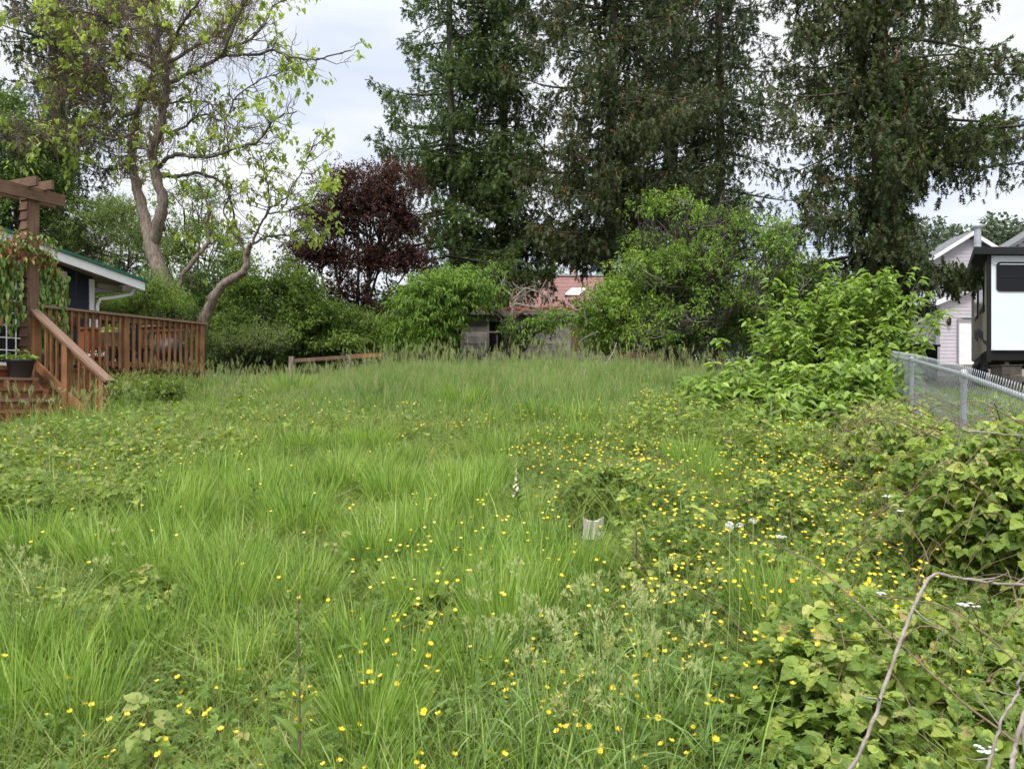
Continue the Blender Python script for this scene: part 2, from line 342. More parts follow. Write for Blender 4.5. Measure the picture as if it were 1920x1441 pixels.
M['lilactrim'] = surf('grey_trim', [(0, (.20, .20, .23)), (1, (.25, .25, .28))], scale=(2,)*3, bump=0)
M['concrete'] = surf('concrete', [(0, (.30, .27, .23)), (1, (.48, .44, .38))], scale=(3,)*3, bump=.3)
M['galv'] = surf('galvanised_steel', [(0, (.30, .32, .34)), (1, (.46, .48, .51))], scale=(25,)*3, bump=0, rough=.42, metal=.25, spec=.5)
M['darkroof'] = surf('dark_shingle', [(0, (.10, .10, .11)), (1, (.17, .17, .18))], scale=(3,)*3, bump=.2)
M['redroof'] = surf('red_shingle', [(0, (.20, .105, .09)), (.5, (.27, .14, .12)), (1, (.35, .20, .175))], scale=(6, 6, 6), bump=.4, rnd=.25)
M['rust'] = surf('rusty_roofing', [(0, (.07, .025, .016)), (.5, (.17, .060, .035)), (1, (.24, .15, .10))], scale=(5,)*3, bump=.6)
M['darkint'] = surf('dark_interior', [(0, (.012, .010, .009)), (1, (.03, .026, .022))], scale=(2,)*3, bump=0)
M['beigepot'] = surf('tan_pot', [(0, (.36, .30, .18)), (1, (.48, .41, .27))], scale=(6,)*3, bump=.1)
M['maroon'] = surf('maroon_glaze', [(0, (.07, .015, .012)), (1, (.16, .035, .025))], scale=(12,)*3, bump=.1, rough=.25, spec=.6)
M['greypot'] = surf('charcoal_pot', [(0, (.030, .030, .034)), (1, (.045, .045, .050))], scale=(5,)*3, bump=0, rough=.45)
M['stump'] = surf('grey_stump', [(0, (.34, .28, .24)), (.5, (.52, .46, .42)), (1, (.68, .63, .59))], src='Object', scale=(40, 40, 5), bump=.8, detail=6)
# ================================================================ GROUND
def build_ground():
    a = Acc()
    ys = np.concatenate([np.linspace(-12, 0, 13), np.linspace(.15, 22, 150), np.linspace(22.5, 60, 50), np.array([70, 90, 120, 160, 220, 300, 400])])
    xs = np.concatenate([-np.array([400, 250, 150, 90, 60, 40, 30]), np.linspace(-25, 25, 230), np.array([30, 40, 60, 90, 150, 250, 400])])
    X, Y = np.meshgrid(xs, ys); Z = gz(X, Y)
    a.sheet(np.stack([X, Y, Z], -1), M['soil'], smooth=True)
    o = a.build('ground'); tag(o, kind='structure')
build_ground()

def ell(px, py, lst):
    """0..1 cover from a list of (px,py,rx,ry[,w]) patches of ground"""
    out = np.zeros_like(px)
    for e in lst:
        d = np.sqrt(((px-e[0])/e[2])**2+((py-e[1])/e[3])**2)
        out = np.maximum(out, (1-sstep(.65, 1.15, d))*(e[4] if len(e) > 4 else 1))
    return out
BRAM = [(1800, 830, 420, 90), (1900, 1050, 330, 330), (1760, 1250, 380, 200, .85), (1650, 1060, 260, 90, .8), (1450, 790, 330, 60, .9), (1600, 760, 200, 50), (1180, 925, 130, 45, .7),
        (1230, 1010, 120, 60, .6), (120, 850, 260, 60, .7), (100, 915, 240, 45, .85), (650, 790, 170, 25, .5), (380, 820, 110, 35, .5), (480, 760, 90, 20, .4), (260, 780, 120, 25, .45), (1480, 955, 110, 60, .8), (250, 1080, 110, 70, .35), (120, 1120, 110, 80, .45),
        (820, 1090, 60, 40, .5), (1900, 1400, 400, 160, 1), (1620, 1420, 220, 90, .45)]
LUSH = [(650, 930, 330, 110), (330, 1080, 330, 120), (230, 990, 240, 50), (830, 900, 160, 90), (900, 1080, 190, 90), (560, 1180, 260, 70), (1460, 1150, 110, 70), (1540, 850, 60, 50), (1430, 970, 60, 60),
        (720, 1260, 160, 60, .8), (1080, 1060, 130, 70), (480, 880, 200, 40, .8), (760, 1350, 120, 60, .6), (1280, 870, 60, 60, .8), (690, 850, 100, 40), (380, 940, 190, 60)]
GOLD = [(1120, 850, 190, 40, .6), (1180, 910, 190, 70, .6), (1430, 870, 170, 50, .6), (1250, 790, 420, 45, .2), (1500, 960, 260, 90, .8), (1330, 1080, 160, 110, .9), (1330, 1230, 220, 120, .7), (1560, 1150, 230, 140, .6), (1640, 900, 120, 60, .8),
        (720, 1200, 140, 130, .45), (640, 1380, 330, 70, .35), (500, 1300, 300, 90, .2), (900, 1000, 250, 80, .25), (250, 1350, 260, 90, .22), (1150, 1330, 260, 110, .5), (1000, 790, 600, 40, .12), (250, 880, 260, 60, .12), (880, 1150, 400, 150, .2), (1500, 740, 100, 20, 1), (470, 740, 40, 15, .8)]

def sample_ground(n, seed, ymin=1.35, ymax=18.0, power=1.0, xl=None):
    """points over the visible wedge of ground, thinning with distance (power 1 = even in the picture across, 2 = even on the ground)"""
    g = gen(seed); u = g.random(n); k = power
    y = (ymin**k+u*(ymax**k-ymin**k))**(1/k)
    x = g.uniform(-.74, .74, n)*(y+.6)
    return x, y, g

# --- exclusions (deck, steps)
DV = np.array([.42, .907]); DN = np.array([.907, -.42]); DC = np.array([-7.42, 12.0])   # deck edge direction, outward normal, corner by the pergola
STUMP = None
def on_deck(x, y):
    x = np.asarray(x); y = np.asarray(y)
    clear = (np.abs(x-STUMP[0]) < .20) & (y > STUMP[1]-.6) & (y < STUMP[1]+.16)
    rx = x-DC[0]; ry = y-DC[1]; u = rx*DV[0]+ry*DV[1]; w = rx*DN[0]+ry*DN[1]
    return ((u > -3) & (u < 3.4) & (w < 0.02)) | ((u < .05) & (u > -2.2) & (w < 1.45) & (w > -.3)) | clear

STUMP = G(1112, 1006, 0.0)
STUMP = ((1112-CX)/F*STUMP[1], STUMP[1])
def blades(a, x, y, h, w, m, g, lean=.25, curve=.35, seg=3, az=None, face=None, z=None, twist=0):
    n = len(x); z = gz(x, y)-.01 if z is None else z
    az = g.uniform(0, 2*pi, n) if az is None else az
    lean = g.uniform(0, 1, n)*lean; cv = g.uniform(.2, 1, n)*curve
    dx, dy = np.cos(az), np.sin(az)
    fa = (az+pi/2 if face is None else face)
    sx, sy = np.cos(fa), np.sin(fa)
    vs = []; uv = []
    for i in range(seg+1):
        t = i/seg; hor = h*(lean*t+cv*t*t); up = h*(t-.35*cv*t*t)
        ww = w*.5*(1-.25*t-.3*t*t) if i < seg else 0
        cx = x+dx*hor; cy = y+dy*hor; cz = z+up
        if i < seg:
            vs += [np.stack([cx-sx*ww, cy-sy*ww, cz], 1), np.stack([cx+sx*ww, cy+sy*ww, cz], 1)]; uv += [(-.5, t), (.5, t)]
        else: vs.append(np.stack([cx, cy, cz], 1)); uv.append((0, 1))
    v = np.stack(vs, 1); k = v.shape[1]; b = np.arange(n)[:, None]*k
    s0 = a.n
    q = np.concatenate([b+np.array([[2*i, 2*i+1, 2*i+3, 2*i+2]]) for i in range(seg-1)]) if seg > 1 else None
    t3 = b+np.array([[2*seg-2, 2*seg-1, 2*seg]])
    mi = a.mi(m)
    if q is not None: a.f.append((q+s0, mi, False))
    a.f.append((t3+s0, mi, False))
    a.v.append((v.reshape(-1, 3).astype(np.float32), np.tile(np.array(uv, np.float32), (n, 1)))); a.n += n*k
    return np.stack([x+dx*h*(lean+cv), y+dy*h*(lean+cv), z+h*(1-.35*cv)], 1), np.stack([dx, dy], 1)*(lean+2*cv)[:, None]

def fields(x, y):
    px, py = px_of(x, y)
    br = np.clip(ell(px, py, BRAM)*1.1-(fbm(x, y, 1.3, 3)-.5)*.6, 0, 1)
    lu = ell(px, py, LUSH)*.9
    tus = sstep(.42, .62, fbm(x, y, 1.15, 9))
    lu = np.clip(np.maximum(lu*(.35+.65*tus), tus*.55*(1-br)), 0, 1)*(1-.75*br)
    far = sstep(10.5, 13, y)*(1-sstep(.12, .30, x/np.maximum(y, 1)))*sstep(-.52, -.33, x/np.maximum(y, 1))
    return px, py, br, lu, far
def hum(x, y, br):
    return br*(.10+.55*fbm(x, y, 1.3, 21)**1.3)

# ---- 1. low sward everywhere
def low_sward():
    a = Acc()
    x, y, g = sample_ground(300000, 1, 1.3, 19, 1.25)
    px, py, br, lu, far = fields(x, y)
    k = ~on_deck(x, y) & (g.random(len(x)) < 1-.35*br)
    x, y, br, lu, far = x[k], y[k], br[k], lu[k], far[k]
    patch = fbm(x, y, 2.2, 31)
    h = (.10+.20*patch+.12*lu+.28*br*(vnoise(x, y, 3, 90) > .45))*g.uniform(.6, 1.3, len(x))
    w = .0035+.00062*y
    blades(a, x, y, h, w*g.uniform(.7, 1.5, len(x)), M['grass_base'], g, lean=.8, curve=.7, seg=2, face=g.uniform(0, pi, len(x)))
    tag(a.build('low_grass'), kind='stuff')
low_sward()

# ---- 2. lush upright blades in swaths
def lush():
    a = Acc()
    x, y, g = sample_ground(420000, 2, 1.35, 14.5, 1.15)
    px, py, br, lu, far = fields(x, y)
    clump = sstep(.40, .58, vnoise(x, y, 4.5, 5))*sstep(.25, .5, vnoise(x, y, 9, 15))
    k = ~on_deck(x, y) & (g.random(len(x)) < lu*(.22+.78*clump))
    x, y, lu, clump = x[k], y[k], lu[k], clump[k]
    gx = vnoise(x+.12, y, 4.5, 5)-vnoise(x-.12, y, 4.5, 5); gy = vnoise(x, y+.12, 4.5, 5)-vnoise(x, y-.12, 4.5, 5)
    az = np.arctan2(-gy, -gx)+g.normal(0, 1.1, len(x))
    h = (.12+.22*lu+.16*clump)*g.uniform(.45, 1.2, len(x))*(.7+.6*vnoise(x, y, 1.9, 41))
    w = (.0048+.0006*y)*g.uniform(.6, 1.4, len(x))
    blades(a, x, y, h, w, M['grass'], g, lean=.20, curve=.32, seg=3, az=az, face=g.uniform(0, pi, len(x)))
    # distinct tussocks: blades springing from one crown and leaning out
    spots = [(1540, 870, .22, .55), (1450, 1170, .17, .50), (1490, 1190, .14, .45), (1080, 1090, .20, .50), (1010, 1060, .18, .45), (880, 1100, .22, .48), (780, 1150, .16, .42), (940, 1210, .14, .45),
             (860, 960, .25, .5), (740, 940, .22, .48), (640, 920, .2, .45), (870, 775, .35, .62), (545, 745, .35, .6), (690, 850, .22, .45), (1290, 880, .2, .5), (1430, 985, .16, .45), (300, 1100, .2, .45),
             (180, 1060, .2, .45), (420, 1120, .2, .45), (560, 1150, .18, .42), (60, 1040, .2, .45), (330, 940, .22, .42), (470, 950, .2, .42), (560, 1000, .22, .45), (700, 1060, .2, .45), (760, 1290, .12, .38),
             (880, 1290, .12, .42), (640, 1270, .12, .36), (480, 1240, .14, .36), (1660, 960, .2, .35), (1350, 800, .3, .4), (1060, 790, .3, .4), (1180, 760, .3, .4), (250, 1230, .12, .32), (120, 1240, .12, .34), (40, 1330, .1, .36)]
    P = [(*G(px, py, .05), r, h) for px, py, r, h in spots]
    xs, ys, g2 = sample_ground(260, 12, 1.8, 13, 1.2); q = fields(xs, ys)
    for i in range(len(xs)):
        if q[3][i] > .25 and not on_deck(xs[i], ys[i]): P.append((xs[i], ys[i], g2.uniform(.08, .2), g2.uniform(.28, .46)))
    for x0, y0, r, h0 in P:
        n = int(620*(r/.2)**1.3/(1+y0*.04)); rr = r*np.sqrt(g.random(n)); th = g.uniform(0, 2*pi, n); x = x0+rr*np.cos(th); y = y0+rr*np.sin(th); k = ~on_deck(x, y); x, y, rr, th = x[k], y[k], rr[k], th[k]; n = len(x)
        blades(a, x, y, h0*g.uniform(.5, 1.12, n)*(1-.25*(rr/r)**2), (.0046+.0006*y0)*g.uniform(.6, 1.4, n), M['grass'], g, lean=.32, curve=.35, seg=3, az=th+g.normal(0, .5, n), face=g.uniform(0, pi, n))
    tag(a.build('lush_grass'), kind='stuff')
lush()

# ---- 3. tall meadow grass on the crest with seed heads
PAN = join_t([(LEAFS, (x, 0, 0), s*yw, l, .035, pt) for x, s, yw, l, pt in
              [(.0, 1, .5, .30, .25), (.12, -1, .55, .30, -.2), (.25, 1, .5, .27, -.25), (.38, -1, .45, .25, .2), (.5, 1, .4, .22, .15), (.62, -1, .3, .22, -.15), (.72, 1, .2, .28, 0), (0, 1, 0, 1.0, 0)]])
def crest():
    a = Acc()
    g = gen(3); n = 170000
    y = g.uniform(9.5, 19.5, n); x = g.uniform(-.40, .42, n)*y
    px, py, br, lu, far = fields(x, y)
    far = np.maximum(far, sstep(12.5, 14, y)*(1-sstep(.24, .38, x/y))*sstep(-.44, -.36, x/y))
    k = (g.random(n) < far*(.55+.45*sstep(.35, .6, fbm(x, y, 1.5, 44)))) & ~on_deck(x, y)
    x, y, far = x[k], y[k], far[k]
    fall = (1-.50*sstep(-.13, -.29, x/y))*(1-.25*sstep(.12, .3, x/y))
    h = (.34+.34*far)*(.75+.5*fbm(x, y, 1.1, 50))*g.uniform(.7, 1.1, len(x))*fall
    blades(a, x, y, h, .010*g.uniform(.6, 1.3, len(x)), M['grass_tall'], g, lean=.22, curve=.45, seg=3, face=g.normal(0, .6, len(x)))
    # grass along the foot of the deck and the steps
    n = 9000; u = g.uniform(-1.6, 3.9, n); w = g.uniform(.06, .95, n)**1.3; w = np.where(u < .15, w+1.42, w); x = DC[0]+DV[0]*u+DN[0]*w; y = DC[1]+DV[1]*u+DN[1]*w
    blades(a, x, y, g.uniform(.16, .46, n)*(.6+.7*vnoise(x, y, 2.2, 3))*np.where(u < .1, .55, 1), g.uniform(.006, .011, n), M['grass_tall'], g, lean=.4, curve=.5, seg=3)
    n = 260; u = g.uniform(-1.6, 3.9, n); w = g.uniform(.1, 1.0, n); w = np.where(u < .15, w+1.42, w); x = DC[0]+DV[0]*u+DN[0]*w; y = DC[1]+DV[1]*u+DN[1]*w
    tip, d = blades(a, x, y, g.uniform(.4, .7, n), np.full(n, .005), M['grass_tall'], g, lean=.3, curve=.4, seg=3)
    a.scatter(PAN, tip, nrm(np.concatenate([d*.6, np.ones((n, 1))], 1)), (0, -1, .1), .13, .2, M['seed'])
    # stalks with seed heads
    n = 8000; y = g.uniform(8.5, 18.8, n); x = g.uniform(-.42, .40, n)*y
    px, py, br, lu, far = fields(x, y); far = np.maximum(far, .18+sstep(12.5, 14, y)*.8)
    k = (g.random(n) < far*(1-.8*br)*.85) & ~on_deck(x, y); x, y = x[k], y[k]
    fall = (1-.50*sstep(-.13, -.29, x/y))*(1-.2*sstep(.12, .3, x/y))
    tip, d = blades(a, x, y, (.45+.55*g.random(len(x))**2)*fall*(.75+.5*fbm(x, y, 1.1, 50)), np.full(len(x), .005), M['grass_tall'], g, lean=.2, curve=.22, seg=3, face=g.normal(0, .5, len(x)))
    D = nrm(np.concatenate([d*.6, np.ones((len(x), 1))], 1)); N = nrm(np.stack([g.normal(0, .4, len(x)), -np.ones(len(x)), g.normal(0, .2, len(x))], 1))
    L = g.uniform(.09, .19, len(x)); a.scatter(PAN, tip-D*.02, D, N, L, L*1.5, M['seed'])
    tag(a.build('tall_meadow_grass'), kind='stuff')
crest()

# ---- 4. low herbs between the grass
def herbs():
    a = Acc()
    x, y, g = sample_ground(60000, 4, 1.35, 13, 1.1)
    px, py, br, lu, far = fields(x, y); gold = ell(px, py, GOLD)
    k = ~on_deck(x, y) & (g.random(len(x)) < np.clip(.30+gold*.6-lu*.35, .04, 1)); x, y, br, lu = x[k], y[k], br[k], lu[k]
    n = len(x); z = gz(x, y)+g.uniform(.03, .24, n)+hum(x, y, br)*.7
    az = g.uniform(0, 2*pi, n); D = np.stack([np.cos(az), np.sin(az), g.normal(.1, .25, n)], 1); N = nrm(np.stack([g.normal(0, .3, n), g.normal(-.25, .3, n), np.ones(n)], 1))
    s = g.uniform(.035, .075, n)*(1+.02*y); a.scatter(HERB, np.stack([x, y, z], 1), D, N, s, s*1.1, M['herb'])
    # clover-like rounds
    x, y, g = sample_ground(42000, 5, 1.35, 9, 1.1)
    k = ~on_deck(x, y) & (fbm(x, y, 1.7, 61) > .5); x, y = x[k], y[k]; n = len(x)
    az = g.uniform(0, 2*pi, n); D = np.stack([np.cos(az), np.sin(az), g.normal(.1, .2, n)], 1)
    s = g.uniform(.02, .045, n); a.scatter(LEAFS, np.stack([x, y, gz(x, y)+g.uniform(.03, .18, n)], 1), D, (0, -.2, 1), s, s*.8, M['herb'])
    tag(a.build('meadow_herbs'), kind='stuff')
herbs()

# ---- 5. bramble mat
def bramble_mat():
    a = Acc()
    for tm, ymin, ymax, n, seed in ((TRI, 1.35, 4.2, 26000, 6), (TRI_LO, 4.2, 8.5, 34000, 7), (TRI_XLO, 8.5, 14.5, 28000, 8)):
        x, y, g = sample_ground(n, seed, ymin, ymax, 1.3)
        px, py, br, lu, far = fields(x, y)
        k = ~on_deck(x, y) & (g.random(n) < br**.8*(.35+.65*sstep(.34, .52, vnoise(x, y, 2.6, 95)))); x, y, br = x[k], y[k], br[k]; m = len(x)
        top = hum(x, y, br)*(1+.25*vnoise(x, y, 5, 70)); lay = g.random(m)**.55
        z = gz(x, y)+.05+top*lay+g.normal(0, .025, m)
        az = g.uniform(0, 2*pi, m); D = np.stack([np.cos(az), np.sin(az), g.normal(-.1, .4, m)], 1); N = nrm(np.stack([g.normal(0, .5, m), g.normal(-.3, .5, m), np.ones(m)], 1))
        s = (.04+.095*g.random(m)**1.5)*(1+.03*np.maximum(y-6, 0)); a.scatter(tm, np.stack([x, y, z], 1), D, N, s, s, M['bramble'])
        yk = (lay > .8) & (g.random(m) < .13)
        a.scatter(tm, np.stack([x, y, z+.05], 1)[yk], D[yk], N[yk], s[yk]*.7, s[yk]*.7, M['bramble_young'])
    # canes arching through it
    g = gen(9); xs, ys, _ = sample_ground(420, 9, 1.5, 12, 1.2); px, py, br, lu, far = fields(xs, ys)
    for x, y, b in zip(xs, ys, br):
        if b < .5: continue
        az = g.uniform(0, 2*pi); L = g.uniform(.4, .9); t = np.linspace(0, 1, 6)
        p = np.stack([x+np.cos(az)*L*t, y+np.sin(az)*L*t, gz(x, y)+.02+(.35+.2*b)*np.sin(t*2.4)], 1)
        a.tube(p, np.linspace(.0028, .0012, 6), M['cane'], 4)
    tag(a.build('bramble_ground_cover'), kind='stuff')
bramble_mat()

# ---- 6. buttercups: one plant modelled, then copied
def buttercup_mesh(seed, a=None, P=None, hi=True):
    g = gen(seed)
def make_buttercups():
    g = gen(10)
    protos = []
    for q in range(6):
        h = [.30, .36, .42, .33, .27, .39][q]; a = Acc(); lean = g.uniform(.02, .09); aa = g.uniform(0, 6.28)
        t = np.linspace(0, 1, 5); st = np.stack([np.cos(aa)*lean*t**2, np.sin(aa)*lean*t**2, h*t], 1)
        stem = Acc(); stem.tube(st, np.linspace(.0016, .0009, 5), M['stem'], 4)
        fl = Acc(); top = st[-1]; tilt = np.array([g.normal(0, .35), g.normal(-.35, .25), 1]); tilt = nrm(tilt)
        e1 = nrm(np.cross(tilt, [0, 1, .1])); e2 = np.cross(tilt, e1)
        for i in range(5):
            an = i*2*pi/5+q; d = e1*cos(an)+e2*sin(an)
            rows = []
            for r, up, wd in ((.001, 0, .002), (.006, .003, .0105), (.0115, .0075, .013), (.0140, .0105, .007)):
                c = top+d*r+tilt*up; sd = np.cross(tilt, d); rows.append([c-sd*wd*.5+tilt*.0012, c, c+sd*wd*.5+tilt*.0012])
            fl.sheet(rows, M['petal'], smooth=True)
        fl.lathe([(0, 0), (.003, .0005), (.0034, .003), (.002, .005), (0, .0055)], top+tilt*.002, M['petal'], 8)
        protos.append((stem, fl))
    # ground positions
    n = 21000; x, y, g = sample_ground(n, 11, 1.75, 13.5, .85); px, py, br, lu, far = fields(x, y); gold = ell(px, py, GOLD)
    k = (g.random(n) < gold*.62*(1-.4*lu)+.016) & ~on_deck(x, y) & (np.abs(px-960) < 1000) & (py < 1500); x, y, br = x[k], y[k], br[k]
    z = gz(x, y)+hum(x, y, br)*.6
    order = np.argsort(y); x, y, z = x[order], y[order], z[order]
    nn = min(296, len(x)); roots = []
    for i in range(nn):
        q = i % 6
        if i < 6:
            r = thing('buttercup', 'yellow buttercup flower on a thin green stem in the overgrown meadow', 'flower', (0, 0, 0), 'buttercups dotted through the meadow')
            protos[q][0].build('stem', r); protos[q][1].build('blossom', r); roots.append(r)
        else: r = copy_tree(roots[q])
        r.location = (x[i], y[i], z[i]); r.rotation_euler = (g.normal(0, .08), g.normal(0, .08), g.uniform(0, 6.28)); s = g.uniform(.55, .82); r.scale = (s,)*3
    a = Acc(); cup = T([(0, 0, 0)]+[(cos(i*pi/3)*.5, sin(i*pi/3)*.5, .33) for i in range(6)], [(0, i+1, (i+1) % 6+1) for i in range(6)])
    xx, yy, zz = x[nn:], y[nn:], z[nn:]; m = len(xx); h = g.uniform(.2, .38, m)
    tip, d = blades(a, xx, yy, h, np.full(m, .004), M['stem'], g, .15, .1, seg=2, z=zz)
    a.scatter(cup, tip, (1, 0, 0), nrm(np.stack([g.normal(0, .3, m), g.normal(-.3, .3, m), np.ones(m)], 1)), .0205, .0205, M['petal'])
    tag(a.build('distant_buttercups'), kind='stuff')
    print('buttercups', nn, m)
make_buttercups()
# ================================================================ DECK, HOUSE, SHED, FENCES, BUILDINGS, TRAILER
def D3(u, w, z):
    """deck frame: u along the deck edge (away), w outwards from it, z world height"""
    p = DC+DV*u+DN*w; return np.array([p[0], p[1], z])
DVv = np.array([DV[0], DV[1], 0]); DNv = np.array([DN[0], DN[1], 0]); UP = np.array([0, 0, 1.])
RAIL = EYE+1.40; FLOOR = EYE+.44
def obox(a, u0, u1, w0, w1, z0, z1, m):
    p = np.array([D3(u, w, z) for z in (z0, z1) for w in (w0, w1) for u in (u0, u1)])
    l = [u1-u0, w1-w0, z1-z0]; ax = int(np.argmax(l)); a.boxpts(p, m, ax)
def build_deck():
    t = thing('wooden_deck', 'raised reddish brown wooden deck with baluster railing beside the navy house', 'deck', D3(1.5, -.5, 1.5))
    EU = 3.30
    a = Acc()
    for i in range(22): obox(a, -1.5, EU, -.02-.14*(i+1)+.006, -.02-.14*i, FLOOR-.035, FLOOR, M['deckwood'])
    a.build('floor_boards', t)
    a = Acc(); obox(a, -1.5, EU-.02, -.12, -.07, FLOOR-.24, FLOOR-.038, M['deckwood']); obox(a, EU-.06, EU-.02, -3.0, -.125, FLOOR-.24, FLOOR-.038, M['deckwood'])
    a.build('rim_joist', t)
    a = Acc()
    for i in range(4): obox(a, .1, EU-.05, -.10, -.075, 1.35+i*.145, 1.35+i*.145+.135, M['decklattice'])
    a.build('skirt_boards', t)
    posts = [(1.62, 0), (EU, 0), (EU, -1.6), (EU, -3.0)]
    for u, w in posts:
        a = Acc(); obox(a, u-.05, u+.05, w-.05, w+.05, 1.45, RAIL-.042, M['deckwood']); a.build('post', t)
    a = Acc(); obox(a, .12, EU+.10, -.075, .085, RAIL-.038, RAIL, M['deckcap']); obox(a, EU-.07, EU+.10, -3.0, -.08, RAIL-.0385, RAIL-.0005, M['deckcap']); a.build('top_rail', t)
    a = Acc()
    for u0, u1 in ((.12, 1.565), (1.675, EU-.055)):
        obox(a, u0, u1, -.02, .02, RAIL-.135, RAIL-.045, M['deckwood']); obox(a, u0, u1, -.02, .02, FLOOR+.05, FLOOR+.135, M['deckwood'])
    obox(a, EU-.02, EU+.02, -1.55, -.055, RAIL-.135, RAIL-.045, M['deckwood']); obox(a, EU-.02, EU+.02, -1.55, -.055, FLOOR+.05, FLOOR+.135, M['deckwood'])
    a.build('side_rail', t)
    for u0, u1, n in ((.12, 1.57, 11), (1.67, EU-.05, 12)):
        for i in range(n):
            u = u0+(i+.7)*(u1-u0)/(n+.4); a = Acc(); obox(a, u-.018, u+.018, .022, .058, FLOOR+.015, RAIL-.05, M['deckwood']); a.build('baluster', t)
    for i in range(10):
        w = -.14*(i+1); a = Acc(); obox(a, EU+.022, EU+.058, w-.018, w+.018, FLOOR+.015, RAIL-.05, M['deckwood']); a.build('baluster', t)
build_deck()

STEPW = 1.6
def build_steps():
    t = thing('deck_stairs', 'brown wooden steps with open risers and sloping handrail in front of the deck', 'stairs', D3(-1, .8, 1.2))
    n = 6; rise = .152; run = .237
    for i in range(n):
        z = FLOOR-.155*(i)-.03; w0 = .02+run*i-.03; ue = -.25
        a = Acc(); obox(a, -STEPW-.15, ue, w0, w0+run+.03, z-.04, z, M['deckcap'] if i % 2 else M['deckwood']); a.build('tread', t)
        if i < n-1:
            a = Acc(); obox(a, -STEPW-.15, ue-.01, w0+run-.04, w0+run-.015, z-.16, z-.043, M['decklattice'] if i < 1 else M['deckwood'])
            a.build('riser', t)
            for q in range(3):
                u = -.30-q*.42; a = Acc(); obox(a, u-.04, u+.04, w0+run-.012, w0+run+.03, z-.15, z-.043, M['deckwood']); a.build('riser_block', t)
    # handrail on the right hand side: posts, cap, sloping rails, balusters
    def zt(w): return RAIL-.06-(w+.03)*(1.06/1.62)
    L = 1.60
    for w, h0 in ((.06, 1.2), (.80, 1.15), (L, 1.05)):
        a = Acc(); obox(a, -.06, .05, w-.05, w+.05, h0, zt(w)-.03, M['deckwood']); a.build('post', t)
    a = Acc(); a.beam(D3(-.005, -.06, zt(-.06)), D3(-.005, L+.12, zt(L+.12)), .15, .038, M['deckcap'], side=DVv); a.build('handrail', t)
    a = Acc(); a.beam(D3(.02, .0, zt(0)-.075), D3(.02, L+.02, zt(L+.02)-.075), .036, .09, M['deckwood'], side=DVv); a.build('upper_sloping_rail', t)
    a = Acc(); a.beam(D3(-.02, .10, zt(.1)-.80), D3(-.02, L-.3, zt(L-.3)-.80), .036, .13, M['deckwood'], side=DVv); a.build('lower_sloping_rail', t)
    for i in range(11):
        w = .06+.128*(i+1)+.02
        if abs(w-.80) < .06: continue
        a = Acc(); obox(a, .042, .076, w-.018, w+.018, zt(w)-.86, zt(w)-.05, M['deckwood']); a.build('baluster', t)
    a = Acc(); a.beam(D3(-.225, .0, FLOOR-.12), D3(-.225, 1.6, FLOOR-.12-1.04), .04, .2, M['deckwood'], side=DVv); a.build('stringer', t)
build_steps()

def build_pergola():
    t = thing('pergola', 'brown timber pergola with shingled post and crossed beams at the top of the steps', 'pergola', D3(0, 0, 1.5))
    a = Acc(); obox(a, -.09, .07, -.14, .03, 1.3, EYE+3.14, M['perg']); a.build('post', t)
    a = Acc(); rz = 0
    for i in range(21):
        z = 1.6+i*.15; p = np.array([D3(u, w, zz) for zz, o in ((z, .028), (z+.158, .004)) for w in (-.14-o, .03+o*0-.01) for u in (-.091-o-.012, -.091)])
        a.boxpts(p, M['perg'], 1)
    a.build('shingle_cladding', t)
    a = Acc(); a.beam(D3(-2.4, .062, EYE+3.10), D3(.46, .062, EYE+3.10), .045, .19, M['perg'], side=DNv); a.build('beam', t)
    a = Acc(); a.beam(D3(-2.4, -.172, EYE+3.10), D3(.46, -.172, EYE+3.10), .045, .19, M['perg'], side=DNv); a.build('beam', t)
    for u in (-.13, .115): 
        a = Acc(); a.beam(D3(u, .28, EYE+3.255), D3(u, -3.0, EYE+3.255), .045, .145, M['perg'], side=DVv); a.build('cross_beam', t)
    a = Acc(); obox(a, -.09, .07, -3.0, -2.85, FLOOR, EYE+3.0, M['perg']); a.build('post', t)
build_pergola()

